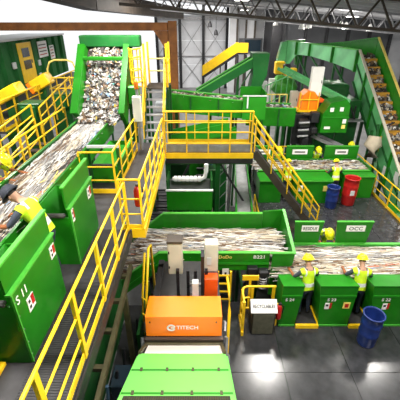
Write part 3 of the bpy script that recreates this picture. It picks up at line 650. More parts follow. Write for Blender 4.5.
eh = thing('end_hopper', 'tall tapered green end hopper of the central transfer conveyor', 'hopper', (2.2, 7.6, 0))
MB().prism([(1.96, 7.38, 1.56), (2.56, 7.38, 1.56), (2.44, 7.38, .10), (1.96, 7.38, .10)], (0, .05, 0)).build('front_wall', 'green', eh)
MB().prism([(2.56, 7.44, 1.56), (2.56, 8.95, 2.0), (2.46, 8.95, .5), (2.46, 7.44, .1)], (-.05, 0, 0)).build('end_wall', 'green', eh)
MB().prism([(1.92, 8.97, 1.95), (2.56, 8.97, 2.0), (2.5, 8.97, .5), (1.92, 8.97, .5)], (0, .05, 0)).build('back_wall', 'green', eh)
MB().bar((2.54, 7.40, 1.58), (2.54, 8.98, 2.02), .08, .035).build('rim', 'green_edge', eh); part('rim', 'green_edge', eh, (1.9, 7.35, 1.561), (2.58, 7.43, 1.595))
mo = thing('drive_motor', 'black finned drive motor hanging below the B221 mark', 'motor', (1.7, 7.2, .8))
MB().tube([(1.72, 7.2, .55), (1.72, 7.2, .95)], .11, 12).build('body', 'black', mo)
for k in range(5): MB().lathe((1.72, 7.2, .58+k*.08), [(.05, 0), (.14, 0), (.14, .03), (.05, .03)], 12).build('fin', 'steel_grey', mo, share='fin')
part('gearbox', 'steel_dark', mo, (1.58, 7.12, .951), (1.86, 7.35, 1.14), .03); part('bracket', 'steel_dark', mo, (1.3, 7.25, .5), (1.58, 7.435, 1.15), .02); part('post', 'steel_dark', mo, (1.4, 7.27, .005), (1.48, 7.36, .5))

# ================================================================== FOREGROUND: optical sorter
so = thing('optical_sorter', 'orange hooded optical sorter with light green front cover', 'sorting machine', (-.31, 4.6, 0))
W2, SX = .73, -.31
# orange hood (front face, flat top, small back slope)
oh = MB().prism([(-W2+SX, 4.58, 1.70), (-W2+SX, 4.62, 2.17), (-W2+SX, 5.22, 2.12), (-W2+SX, 5.30, 1.70)], (2*W2, 0, 0)).build('orange_hood', 'orange', so)
lettering('TITECH', .125, (.07+SX, 4.578, 1.93), (1,0,0), (0,.08,1), 'white', oh, 'white maker lettering', stretch=1.0)
q = MB()
for i in range(18):
    a0 = math.pi*.1 + i*math.pi*1.75/18; a1 = a0 + math.pi*1.75/18; c = Vector((-.24+SX, 4.578, 1.93))
    q.add([c+Vector((math.cos(t_)*r_, yy, math.sin(t_)*r_)) for t_, r_, yy in ((a0,.085,0),(a1,.085,0),(a1,.05,0),(a0,.05,0),(a0,.085,-.01),(a1,.085,-.01),(a1,.05,-.01),(a0,.05,-.01))], [(0,1,2,3),(7,6,5,4),(0,4,5,1),(2,6,7,3)])
q.box((-.25+SX, 4.568, 1.915), (-.17+SX, 4.578, 1.94)); q.build('emblem', 'white', oh, label='white ring emblem')
for x in (-.64+SX, .62+SX): MB().tube([(x, 4.58, 2.08), (x, 4.565, 2.08)], .014, 8).build('screw', 'black', oh, share='osc')
# roller and white apron
MB().tube([(-.74+SX, 4.46, 1.60), (.74+SX, 4.46, 1.60)], .045, 10).build('roller', 'steel_olive', so); part('roller_beam', 'steel_brown', so, (-.76+SX, 4.50, 1.52), (.76+SX, 4.57, 1.69))
MB().prism([(-.68+SX, 4.41, 1.62), (.70+SX, 4.41, 1.62), (.72+SX, 3.98, 1.86), (-.70+SX, 3.98, 1.86)], (0, 0, .02)).build('apron_sheet', 'white', so)
# light green cover in three sloping panels
def cov(y0, y1): return 1.98 + (3.98-y0)*.60, 1.98 + (3.98-y1)*.60
for (ya, yb) in ((3.97, 3.42), (3.40, 2.82), (2.80, 2.25), (2.23, 1.6)):
    za, zb = cov(ya, yb); q = MB()
    q.prism([(-.755+SX, ya, za), (.755+SX, ya, za), (.755+SX, yb, zb), (-.755+SX, yb, zb)], (0, 0, -.05)); cvr = q.build('cover_panel', 'green_light', so)
    if ya == 2.80:
        MB().prism([(-.71+SX, 2.76, cov(2.76, 0)[0]+.0005), (.71+SX, 2.76, cov(2.76, 0)[0]+.0005), (.71+SX, 2.34, cov(2.34, 0)[0]+.0005), (-.71+SX, 2.34, cov(2.34, 0)[0]+.0005)], (0, 0, .004)).build('vent_panel', 'steel_dark', cvr)
        for k in range(44):
            x = -.69+SX + k*.0315
            MB().prism([(x, 2.74, cov(2.74, 0)[0]+.006), (x+.016, 2.74, cov(2.74, 0)[0]+.006), (x+.016, 2.36, cov(2.36, 0)[0]+.006), (x, 2.36, cov(2.36, 0)[0]+.006)], (0, 0, .006)).build('vent_slat', 'steel_olive', cvr, share='vent')
for ya in (3.41, 2.81):
    z = cov(ya, ya)[0]; part('joint_strip', 'green_mid', so, (-.755+SX, ya-.015, z-.02), (.755+SX, ya+.015, z+.012))
    for x in (-.6+SX, -.2+SX, .2+SX, .6+SX): part('clip', 'steel_olive', so, (x-.02, ya-.03, z+.0125), (x+.02, ya+.03, z+.03), share='oclip')
for s in (-1, 1):
    MB().prism([(SX+s*.757, 3.97, 1.92), (SX+s*.757, 1.6, 3.34), (SX+s*.757, 1.6, .3), (SX+s*.757, 3.97, .3)], (s*.04, 0, 0)).build('side_cover', 'green_light', so)
    MB().bar((SX+s*.74, 3.95, 2.02), (SX+s*.72, 4.42, 1.66), .05, .05).build('edge_bracket', 'steel_olive', so)
    for y in (4.0, 5.2, 6.9): part('leg', 'steel_dark', so, (SX+s*.70-.06, y, 0), (SX+s*.70+.06, y+.12, 1.5), share='osl')
    part('frame_rail', 'steel_dark', so, (SX+s*.70-.07, 3.98, 1.25), (SX+s*.70+.07, 7.2, 1.5))
for s in (-1, 1):
    q = MB()
    for k in range(6): q.tube([(SX+s*.82, 4.1+k*.2, 1.35+.1*math.sin(k*2)), (SX+s*.84, 4.28+k*.2, 1.42+.12*math.cos(k*3))], .035, 6)
    q.build('cable_bundle', 'steel_grey', so); part('valve_block', 'pipe_blue', so, (SX+s*.80-.04, 4.3, 1.1), (SX+s*.80+.06, 4.5, 1.3), .02)
# body behind the hood: black frame with cabinets
part('rear_bed', 'black', so, (-.72+SX, 5.32, .8), (.72+SX, 7.2, 1.45)); part('cross_beam', 'steel_dark', so, (-.74+SX, 5.5, 1.62), (.40, 5.6, 1.74)); part('cross_beam', 'steel_grey', so, (-.30, 5.9, 1.75), (.35, 5.96, 1.82))
for x in (-.5, -.27, -.1, .14): part('frame_post', 'steel_dark', so, (x-.035, 5.9, 1.46), (x+.035, 6.0, 2.2))
for z in (1.55, 1.9): part('ladder_rung', 'steel_grey', so, (-.22, 5.86, z), (-.08, 5.89, z+.05))
c1 = MB().cbox((-.71, 6.0, 2.02), (-.39, 6.25, 2.88), .02).build('sensor_cabinet', 'cream', so); part('cap', 'steel_brown', c1, (-.72, 5.98, 2.881), (-.38, 6.27, 2.93)); 
for z in (2.2, 2.6): part('hinge', 'steel_dark', c1, (-.70, 5.985, z), (-.67, 5.999, z+.06))
c2 = MB().cbox((.10, 6.0, 2.10), (.40, 6.25, 2.85), .02).build('sensor_cabinet', 'cream', so); part('nameplate', 'white_grey', c2, (.15, 5.985, 2.3), (.25, 5.999, 2.5))
part('orange_door', 'orange_red', so, (.095, 5.75, 1.46), (.395, 5.98, 2.10), .015); part('dark_column', 'black', so, (.02, 5.7, 1.46), (.09, 5.95, 2.75))
part('small_cabinet', 'white_grey', so, (-.17, 5.45, 1.76), (-.03, 5.6, 2.25), .015)
for s, x0 in ((-1, -1.14), (1, .50)):
    t = thing('sorter_ladder', 'yellow ladder rails on the %s flank of the orange sorter' % ('left' if s < 0 else 'right'), 'ladder', (x0, 5.6, 0))
    if s < 0:
        MB().tube([(x0, 5.0, 0.05), (x0, 5.35, 1.9), (x0+.02, 6.0, 2.75), (x0+.04, 6.2, 2.7), (x0+.05, 6.3, 0.05)], .028, 6).build('rail', 'yellow', t); MB().tube([(x0-.1, 5.1, .05), (x0-.1, 5.5, 1.9), (x0-.08, 6.05, 2.6)], .025, 6).build('rail', 'yellow', t)
        for k in range(5): MB().tube([(x0, 5.0+.08*k, .3+k*.4), (x0-.1, 5.1+.08*k, .3+k*.4)], .018, 6).build('rung', 'yellow', t)
    else:
        for x in (x0-.02, x0+.32): part('rail', 'yellow', t, (x-.025, 7.0, 0), (x+.025, 7.05, 1.25))
        for k in range(4): part('rung', 'yellow', t, (x0-.02, 7.01, .25+k*.28), (x0+.32, 7.04, .29+k*.28))
        MB().tube([(x0+.12, 5.2, 0.02), (x0+.12, 5.2, 1.7), (x0+.12, 5.6, 2.0), (x0+.12, 6.0, 1.95)], .03, 6).build('rail', 'yellow', t)

# support steel under the left walkway, dark machinery beneath
sf = thing('support_ladder_frame', 'olive steel ladder frame beneath the left walkway railing', 'steel frame', (-1.15, 4, GZ))
pA, pB = Vector((-1.44, 1.6, 2.3)), Vector((-1.53, 5.95, 2.3))
MB().bar(pA, pB, .07, .14).build('stringer', 'steel_olive', sf)
for k in range(6):
    p = pA.lerp(pB, .1+k*.165); part('cross_bar', 'steel_olive', sf, (-1.95, p.y-.04, p.z-.05), (p.x-.035, p.y+.04, p.z+.03))
for k in (.25, .8): p = pA.lerp(pB, k); part('leg', 'steel_olive', sf, (p.x-.05, p.y-.05, -.3), (p.x+.05, p.y+.05, p.z-.07))
part('foot_beam', 'steel_dark', sf, (-1.3, 2.0, -.42), (-1.12, 6.2, -.3)); 
for y in (2.2, 5.9): part('leg', 'steel_dark', sf, (-1.26, y, GZ), (-1.16, y+.1, -.42), share='sfl')
ug = thing('lower_conveyor', 'green and black conveyor frame in the dark pit below the walkway', 'conveyor', (-1.5, 4.5, GZ))
part('side_wall', 'green_dark', ug, (-2.05, 1.8, .2), (-1.98, 6.6, 2.2)); part('side_wall', 'green_dark', ug, (-1.40, 5.2, .0), (-1.33, 6.9, 1.0)); part('belt', 'black', ug, (-1.97, 1.8, .1), (-1.41, 6.9, .16))
part('window', 'glass_dark', ug, (-1.8, 4.2, .161), (-1.45, 4.7, .7), .02); part('pit_cover', 'black', ug, (-1.97, 1.0, -.2), (-1.33, 3.2, .09)); 
for k in range(7): MB().tube([(-1.9+.06*k, 3.0+.45*k, .2), (-1.85+.06*k, 3.05+.45*k, .9+.1*(k%3))], .035, 6).build('strut', ('steel_dark', 'black', 'pipe_blue')[k%3], ug)
for y in (2.2, 6.2): part('leg', 'steel_dark', ug, (-2.05, y, GZ), (-1.95, y+.1, .09)); part('leg', 'steel_dark', ug, (-1.45, y, GZ), (-1.36, y+.1, .0))

# ================================================================== RIGHT SORTING LINE
rl = thing('sorting_conveyor', 'green sorting conveyor with streaked waste across the right platform', 'conveyor', (5, 7.6, 0))
part('belt', 'belt', rl, (2.45, 6.98, .95), (8.6, 8.30, 1.0)); part('bed', 'green_dark', rl, (2.45, 7.0, .3), (8.6, 8.3, .945))
part('back_rail', 'green', rl, (2.5, 8.31, .75), (8.6, 8.47, 1.14), .02); part('rim', 'green_edge', rl, (2.5, 8.36, 1.141), (8.6, 8.46, 1.165))
for x in (3, 5.5, 8): part('leg', 'green_dark', rl, (x, 7.6, 0), (x+.15, 7.75, .3), share='rll')
waste('paper_waste', 'streaked cream and grey paper waste sliding along the right sorting belt', 11000, lambda a, b: Vector((2.5+6.0*a, 7.0+1.28*b, 1.02)), (.35, 1.4), (.010, .04), (1,0,0), 21, (28, 34, 20, 14, 8, .4, .7, .4, 0), tilt=.05, thick=.1, patches=90)
def bpanel(x0, x1, txt, lab):
    t = thing('bay_panel', lab, 'panel', (x0, 8.5, 1.0), 'lettered green bay panels')
    MB().prism([(x0, 8.48, 1.10), (x1-.10, 8.48, 1.10), (x1, 8.50, 1.86), (x0-.06, 8.50, 1.86)], (0, .03, 0)).build('sheet', 'green', t)
    part('rim', 'green_edge', t, (x0-.06, 8.48, 1.861), (x1, 8.55, 1.885))
    xm = (x0+x1)/2; w_ = .25 if txt == 'RESIDUE' else .28
    part('nameplate', 'white', t, (xm-w_, 8.462, 1.56), (xm+w_, 8.479, 1.76)); lettering(txt, .155 if txt == 'RESIDUE' else .17, (xm, 8.458, 1.655), (1,0,0), (0,0,1), 'ink', t, stretch=.72 if txt == 'RESIDUE' else 1.1)
    part('stand', 'green_dark', t, (x0+.1, 8.52, 0), (x0+.18, 8.6, 1.10)); part('stand', 'green_dark', t, (x1-.25, 8.52, 0), (x1-.17, 8.6, 1.10))
bpanel(2.86, 3.66, 'RESIDUE', 'green back panel lettered RESIDUE behind the right belt'); bpanel(4.10, 5.12, 'OCC', 'green back panel lettered OCC behind the right belt')
def counter(x0, x1, b0, b1, num, lab, signs=()):
    """top edge from x0 to x1, foot from b0 to b1"""
    t = thing('chute_counter', lab, 'counter', (b0, 6.33, 0), 'numbered green sorting counters')
    k = 1.04/1.36; m0 = b0 + (x0-b0)*k; m1 = b1 + (x1-b1)*k
    MB().prism([(b0, 6.33, .01), (b1, 6.33, .01), (x1, 6.33, 1.36), (x0, 6.33, 1.36)], (0, .04, 0)).build('front_panel', 'green', t)
    part('brow', 'green_mid', t, (m0, 6.31, 1.02), (m1, 6.329, 1.08)); MB().prism([(x0, 6.31, 1.361), (x1, 6.31, 1.361), (x1, 6.93, 1.20), (x0, 6.93, 1.20)], (0, 0, .03)).build('counter_top', 'green_mid', t)
    for xt, xb in ((x0+.002, b0+.002), (x1-.037, b1-.037)): MB().prism([(xb, 6.371, .01), (xb, 6.93, .01), (xt, 6.93, 1.195), (xt, 6.371, 1.355)], (.035, 0, 0)).build('side_panel', 'green', t)
    part('foot_rail', 'green_edge', t, (b0, 6.31, .01), (b1, 6.329, .06))
    lettering(num, .13, (max(x0, b0)+.2, 6.318, .93), (1,0,0), (0,0,1), 'white', t, 'white counter number', stretch=1.0)
    for sx, sz in signs:
        part('sign', 'white', t, (sx, 6.318, sz), (sx+.11, 6.329, sz+.2)); part('sign_panel', 'red', t, (sx+.115, 6.318, sz+.02), (sx+.17, 6.329, sz+.2)); part('sign_symbol', 'ink', t, (sx+.02, 6.312, sz+.1), (sx+.08, 6.317, sz+.16))
    return t
counter(2.04, 2.57, 2.05, 2.475, 'S 24', 'right line counter marked S 24 beside the black bin')
t = counter(2.95, 3.90, 3.10, 3.86, 'S 23', 'right line counter between the two standing front workers', ((3.16, .62),))
part('notice', 'yellow_pale', t, (3.62, 6.318, .64), (3.79, 6.329, .84)); part('notice_symbol', 'red', t, (3.66, 6.31, .68), (3.75, 6.317, .80))
counter(4.26, 6.3, 4.46, 6.2, 'S 22', 'right line counter marked S 22 behind the front blue barrel', ((4.62, .6),))
for x0, x1, lab in ((2.49, 3.08, 'yellow edged black standing mat beside the S 24 counter'), (3.88, 4.44, 'yellow edged black standing mat behind the blue barrel')):
    t = thing('standing_mat', lab, 'mat', (x0, 6.3, 0)); part('pad', 'rubber', t, (x0+.03, 6.32, .005), (x1-.03, 6.95, .10), .01)
    part('edge', 'yellow', t, (x0, 6.24, .005), (x1, 6.31, .11)); part('edge', 'yellow', t, (x1-.025, 6.32, .005), (x1+.01, 6.95, .11))

def barrel(x, y, r, h, m, lab, tilt=0.0, notice=False):
    t = thing('barrel', lab, 'barrel', (x, y, 0), 'open plastic barrels')
    MB().lathe((x, y, 0.005), [(.001, 0), (r*.84, 0), (r*.9, .04), (r*.96, h*.35), (r*1.01, h*.38), (r*.97, h*.41), (r, h*.68), (r*1.04, h*.71), (r, h*.74), (r*1.0, h-.03), (r*1.06, h-.02), (r*1.06, h), (r*.95, h), (r*.94, h-.05), (r*.88, .1), (.001, .08)], 28).build('body', m, t)
    MB().lathe((x, y, h-.02), [(r*1.07, 0), (r*1.09, .012), (r*1.07, .024), (r*1.0, .026)], 28).build('rim', m, t)
    if notice: part('notice', 'white_grey', t, (x-.12, y-r-.035, h*.45), (x+.05, y-r*1.04, h*.62))
    t.rotation_euler = (tilt, 0, 0)
barrel(4.13, 5.82, .235, .98, 'blue', 'dark blue open barrel standing before the right front counters')
barrel(5.57, 12.72, .25, .97, 'blue', 'dark blue open barrel beside the red barrel at the far row')
barrel(6.42, 13.02, .30, 1.25, 'red', 'red open barrel beside the far green counter', notice=True)

# black bin with a white lettered top and yellow guard rail
bn = thing('lidded_bin', 'dark grey bin with white lettered lid inside the yellow guard', 'bin', (1.58, 6.1, 0))
part('body', 'black', bn, (1.28, 6.05, .005), (1.88, 6.5, .78), .03); part('front_panel', 'bin_grey', bn, (1.32, 6.035, .04), (1.84, 6.049, .72), .006)
MB().prism([(1.25, 6.02, .785), (1.9, 6.02, .785), (1.9, 6.25, .99), (1.25, 6.25, .99)], (0, .02, .02)).build('lid', 'white', bn)
lettering('RECYCLABLES', .12, (1.575, 6.125, .905), (1,0,0), (0,.75,.66), 'ink', bn, 'dark lid lettering', stretch=.72)
gr = thing('bin_guard', 'rounded yellow guard rail around the dark lidded bin', 'railing', (1.2, 6.4, 0))
MB().tube([(1.95, 6.62, 1.1), (1.2, 6.62, 1.1), (1.10, 6.56, 1.1), (1.07, 6.4, 1.1), (1.07, 6.05, 1.08)], .03, 8).build('top_rail', 'yellow', gr)
for z in (.35, .72): MB().tube([(1.3, 6.62, z), (1.2, 6.62, z), (1.10, 6.56, z), (1.07, 6.4, z), (1.07, 6.05, z)], .026, 8).build('mid_rail', 'yellow', gr)
for x, y in ((1.35, 6.62), (1.9, 6.62), (1.07, 6.08), (1.08, 6.5)): part('post', 'yellow', gr, (x-.035, y-.03, .005), (x+.035, y+.03, 1.1), share='grp')
part('toe_board', 'yellow', gr, (1.04, 6.0, .005), (1.1, 6.6, .14)); part('sign_board', 'yellow', gr, (1.12, 6.9, 1.05), (1.55, 6.94, 1.2)); part('sign_leg', 'yellow', gr, (1.3, 6.91, .005), (1.36, 6.93, 1.05))
def extinguisher(p, lab, post=0):
    t = thing('fire_extinguisher', lab, 'extinguisher', p); x, y, z = p
    MB().lathe(p, [(.001, 0), (.075, .0), (.08, .03), (.08, .36), (.05, .43), (.025, .45), (.001, .45)], 14).build('cylinder', 'red', t); part('valve', 'black', t, (x-.03, y-.03, z+.45), (x+.05, y+.03, z+.51), .01)
    MB().tube([(x+.04, y, z+.47), (x+.12, y, z+.4), (x+.1, y, z+.15)], .014, 6).build('hose', 'black', t); part('bracket', 'steel_dark', t, (x-.02, y+.08, z+.1), (x+.02, y+.12, z+.3)); post and part('post', 'yellow', t, (x-.03, y+.121, z-post), (x+.03, y+.16, z+.35))
extinguisher((-1.31, 6.35, UZ+.42), 'red fire extinguisher hung on the yellow railing of the left walkway')
extinguisher((1.975, 6.22, .42), 'red fire extinguisher hanging beside the dark lidded bin', .415)
extinguisher((7.8, 15.2, .35), 'red fire extinguisher at the far end of the platform railing', .345)
extinguisher((8.2, 11.7, .45), 'red fire extinguisher outside the railing at the right picture edge', 1.345)

# ================================================================== FAR ROW ON THE RIGHT PLATFORM
fr = thing('sorting_conveyor', 'far green sorting trough with pale waste near the platform end', 'conveyor', (5, 14.8, 0))
part('belt', 'belt', fr, (2.6, 14.1, .95), (7.6, 15.3, 1.0)); part('bed', 'green_dark', fr, (2.6, 14.12, .2), (7.6, 15.3, .945)); part('back_wall', 'green', fr, (2.6, 15.31, .2), (7.6, 15.37, 1.2)); part('front_wall', 'green', fr, (2.6, 14.02, .2), (7.6, 14.08, 1.12)); part('rim', 'green_edge', fr, (2.6, 14.0, 1.121), (7.6, 14.1, 1.15))
part('end_wall', 'green', fr, (7.61, 14.02, 0.01), (7.66, 15.37, 1.25))
for x in (2.8, 7.3): part('leg', 'green_dark', fr, (x, 14.6, 0), (x+.14, 14.74, .2), share='frl')
waste('paper_waste', 'pale paper waste on the far sorting trough', 1500, lambda a, b: Vector((2.65+4.9*a, 14.15+1.1*b, 1.03)), (.15, .6), (.04, .13), (1,0,0), 31, (26, 30, 22, 16, 8, .6, .6, 0, 0), tilt=.12, thick=.12)
def fcounter(x0, x1, y0, y1, h, lab, signs=True):
    t = thing('chute_counter', lab, 'counter', (x0, y0, 0)); part('front_panel', 'green', t, (x0, y0, 0.01), (x1, y0+.04, h)); part('left_side', 'green', t, (x0, y0+.041, .01), (x0+.04, y1, h)); part('right_side', 'green', t, (x1-.04, y0+.041, .01), (x1, y1, h))
    MB().prism([(x0-.02, y0-.02, h+.001), (x1+.02, y0-.02, h+.001), (x1+.02, y1, h+.001), (x0-.02, y1, h+.001)], (0, 0, .03)).build('counter_top', 'green_mid', t)
    part('rim', 'green_edge', t, (x0-.02, y0-.04, h-.03), (x1+.02, y0-.021, h+.02))
    if signs:
        part('sign', 'white', t, (x0+.12, y0-.01, h*.55), (x0+.3, y0-.001, h*.8)); part('sign', 'yellow_pale', t, (x1-.35, y0-.01, h*.55), (x1-.12, y0-.001, h*.78))
fcounter(4.1, 5.62, 13.05, 13.95, 1.08, 'large green counter box in the far row beside the blue barrel'); fcounter(6.35, 7.65, 13.55, 13.99, 1.06, 'green counter box behind the red barrel in the far row', False)
fcounter(2.55, 3.5, 13.1, 13.95, 1.06, 'green counter partly hidden behind the stair handrails', False)
def fback(x0, x1, txtw, lab):
    t = thing('bay_panel', lab, 'panel', (x0, 15.6, 0)); part('sheet', 'green', t, (x0, 15.5, 0.01), (x1, 15.55, 1.75)); part('rim', 'green_edge', t, (x0, 15.48, 1.751), (x1, 15.57, 1.78))
    xm = (x0+x1)/2; part('nameplate', 'white', t, (xm-txtw, 15.48, 1.36), (xm+txtw, 15.499, 1.60)); part('print', 'ink', t, (xm-txtw*.7, 15.47, 1.45), (xm+txtw*.7, 15.479, 1.51))
fback(4.15, 5.45, .36, 'far green back panel with white nameplate right of the small rail'); fback(2.66, 3.5, .3, 'far green back panel with white nameplate behind the stairs'); fback(6.0, 7.6, .3, 'far green back panel near the platform end')
railing('platform_railing', 'small yellow railing standing behind the far row nameplate', [(3.65, 15.9, 0.02), (3.65, 16.6, 0.02), (4.9, 16.6, 0.02)], h=1.35, gap=.6, r=.03, toe=False, mids=(.5, .95))
railing('pit_railing', 'low yellow railing glimpsed under the stairs', [(2.05, 9.3, .02), (2.15, 11.9, .02)], h=1.0, gap=.6, r=.026, toe=False, mids=(.5,))

# ================================================================== BEHIND THE BRIDGE: troughs and inclines
def trough(name, lab, a, b, y0, y1, hgt, m='green', seed=41, n=500):
    a = Vector(a); b = Vector(b); t = thing(name, lab, 'conveyor', ((a.x+b.x)/2, y0, GZ))
    for yy, nm in ((y0, 'front_wall'), (y1-.05, 'back_wall')):
        MB().prism([(a.x, yy, a.z-hgt), (b.x, yy, b.z-hgt), (b.x, yy, b.z), (a.x, yy, a.z)], (0, .05, 0)).build(nm, m, t)
        MB().bar((a.x, yy+.025, a.z+.02), (b.x, yy+.025, b.z+.02), .09, .035).build('rim', 'green_edge', t)
    MB().prism([(a.x, y0+.051, a.z-.14), (b.x, y0+.051, b.z-.14), (b.x, y1-.051, b.z-.14), (a.x, y1-.051, a.z-.14)], (0, 0, -.04)).build('belt', 'belt', t)
    for k in (.15, .85):
        p = a.lerp(b, k); part('leg', 'green_dark', t, (p.x-.07, (y0+y1)/2, GZ), (p.x+.07, (y0+y1)/2+.14, p.z-.35))
    for k in (.33, .66):
        p = a.lerp(b, k); part('stiffener', 'green_dark', t, (p.x-.03, y0-.04, p.z-hgt), (p.x+.03, y0-.001, p.z-.02))
    if n: waste('paper_waste', 'scrap riding in the ' + lab.split(' with')[0], n, lambda u, v: Vector((a.x+.05+(b.x-a.x-.1)*u, y0+.1+(y1-y0-.2)*v, a.z+(b.z-a.z)*u-.12)), (.1, .35), (.05, .13), (1,0,0), seed, (14, 18, 24, 24, 22, 1, 1, 1, 1), tilt=.3, thick=.09)
    return t
trough('cross_trough', 'long dark green trough just behind the bridge railing', (-1.62, 15, 4.3), (2.05, 15, 3.95), 15.0, 16.0, .75, 'green', 41)
trough('cross_trough', 'shorter green trough carrying scrap toward the orange machine', (2.2, 16.2, 3.42), (4.55, 16.2, 3.36), 16.2, 17.3, .85, 'green', 42)
hb2 = thing('drop_hopper', 'green box hopper with white frame at the end of the long trough', 'hopper', (2.3, 15.6, GZ))
part('front_wall', 'green_mid', hb2, (1.85, 15.0-.12, 3.2), (2.85, 14.93, 4.2)); part('side_wall', 'green', hb2, (2.80, 14.94, 3.2), (2.85, 16.1, 4.35)); part('back_wall', 'green', hb2, (1.85, 16.11, 3.2), (2.85, 16.16, 4.4)); part('frame', 'white_grey', hb2, (1.83, 14.84, 4.201), (2.87, 14.93, 4.24)); part('frame', 'white_grey', hb2, (2.02, 14.84, 3.7), (2.08, 14.879, 4.2)); part('leg', 'green_dark', hb2, (2.4, 15.5, GZ), (2.55, 15.65, 3.2))
sc = thing('small_incline', 'green inclined conveyor rising right in front of the far yellow stairs', 'conveyor', (1.5, 17.4, GZ))
a, b = Vector((-.2, 17.3, 3.75)), Vector((2.75, 17.3, 5.45))
for yy in (17.2, 18.0): MB().prism([a+Vector((0,yy-17.3,-.25)), b+Vector((0,yy-17.3,-.25)), b+Vector((0,yy-17.3,.18)), a+Vector((0,yy-17.3,.18))], (0, .05, 0)).build('side_wall', 'container', sc); MB().bar(a+Vector((0,yy-17.27,.2)), b+Vector((0,yy-17.27,.2)), .08, .05).build('rim', 'green_edge', sc)  # walls and head chute use the darker container green as painted shade
MB().prism([a+Vector((0,0,-.05)), b+Vector((0,0,-.05)), b+Vector((0,.65,-.05)), a+Vector((0,.65,-.05))], (0, 0, -.05)).build('belt', 'belt', sc)
for k in range(9): p = a.lerp(b, (k+.5)/9); part('cleat', 'steel_brown', sc, (p.x-.03, 17.3, p.z-.049), (p.x+.03, 17.94, p.z+.06), share='scc')
MB().prism([(2.45, 17.15, 5.7), (3.25, 17.15, 5.7), (3.2, 17.15, 4.75), (2.85, 17.15, 3.9), (2.4, 17.15, 3.9), (2.55, 17.15, 4.75)], (0, .95, 0)).build('head_chute', 'container', sc)
for k in (.25, .7): p = a.lerp(b, k); part('leg', 'green_dark', sc, (p.x-.06, 17.5, GZ), (p.x+.06, 17.62, p.z-.26))
MB().bar((1.6, 17.6, 3.4), (2.5, 17.6, 4.9), .06, .06, up=(0,1,0)).build('brace', 'green_dark', sc)

# right mid-ground machines
gbx = thing('labelled_chute', 'green chute box with white labels above the far row', 'chute', (6.3, 15.9, GZ))
MB().prism([(5.75, 15.9, 2.3), (7.0, 15.9, 2.3), (6.95, 15.9, 3.6), (6.75, 15.9, 3.85), (6.05, 15.9, 3.7), (5.75, 15.9, 3.2)], (0, .9, 0)).build('body', 'green', gbx)
part('band', 'green_mid', gbx, (5.74, 15.86, 3.0), (7.0, 15.899, 3.06))
for x0, z0, w_, h_, mm in ((6.05, 3.3, .17, .18, 'white'), (6.5, 3.32, .17, .18, 'white'), (6.72, 2.75, .17, .2, 'white'), (6.72, 2.5, .17, .18, 'yellow_pale'), (5.9, 2.48, .28, .12, 'white')): part('label_plate', mm, gbx, (x0, 15.885, z0), (x0+w_, 15.899, z0+h_))
for x in (5.85, 6.85): part('leg', 'green_dark', gbx, (x-.06, 16.66, GZ), (x+.06, 16.78, 2.3), share='gbl')
mm_ = thing('drive_cluster', 'black drive machinery with motors left of the labelled chute', 'machine', (5.1, 16.5, GZ))
for (x, y, z, sx, sy, sz, m) in ((4.75, 16.0, 2.5, .5, .5, .35, 'black'), (5.3, 16.1, 2.7, .4, .4, .5, 'steel_dark'), (4.8, 16.2, 2.05, .8, .4, .3, 'steel_dark'), (5.35, 16.0, 2.2, .3, .3, .3, 'black'), (5.0, 16.0, 1.6, .3, .4, .4, 'black'), (5.0, 16.3, 3.0, .6, .3, .12, 'steel_brown')): part('block', m, mm_, (x, y, z), (x+sx, y+sy, z+sz), .04)
for z in (2.1, 2.4, 2.75): MB().tube([(4.7, 15.95, z), (5.2, 15.95, z+.03)], .06, 8).build('shaft', 'steel_grey', mm_)
part('leg', 'steel_dark', mm_, (5.0, 16.4, GZ), (5.2, 16.6, 2.05)); part('frame', 'steel_dark', mm_, (4.6, 16.62, 1.5), (5.7, 16.75, 3.0))
om = thing('orange_guard', 'rounded orange machine guard above the black drives', 'guard', (5.4, 17.0, 3.0))
q = MB(); q.prism([(4.95, 16.9, 3.15), (5.75, 16.9, 3.15), (5.75, 16.9, 3.75), (5.55, 16.9, 4.0), (5.2, 16.9, 4.05), (5.0, 16.9, 3.85)], (0, .7, 0)); q.build('hood', 'orange', om); part('side_box', 'orange_red', om, (5.76, 16.95, 3.2), (6.1, 17.5, 3.65), .04); part('louvre', 'steel_dark', om, (5.85, 16.93, 3.3), (6.02, 16.949, 3.5)); part('base', 'yellow', om, (4.8, 16.85, 3.05), (5.8, 17.6, 3.14)); part('stand', 'steel_dark', om, (5.2, 17.1, GZ), (5.4, 17.3, 3.04))
for x in (4.85, 5.3, 5.75): MB().tube([(x, 16.82, 3.1), (x, 16.82, 4.0)], .025, 6).build('guard_post', 'yellow', om)
MB().tube([(4.85, 16.82, 3.65), (5.75, 16.82, 3.65)], .025, 6).build('guard_rail', 'yellow', om)
def mixed(px, py, d): return atd(px, py, d)
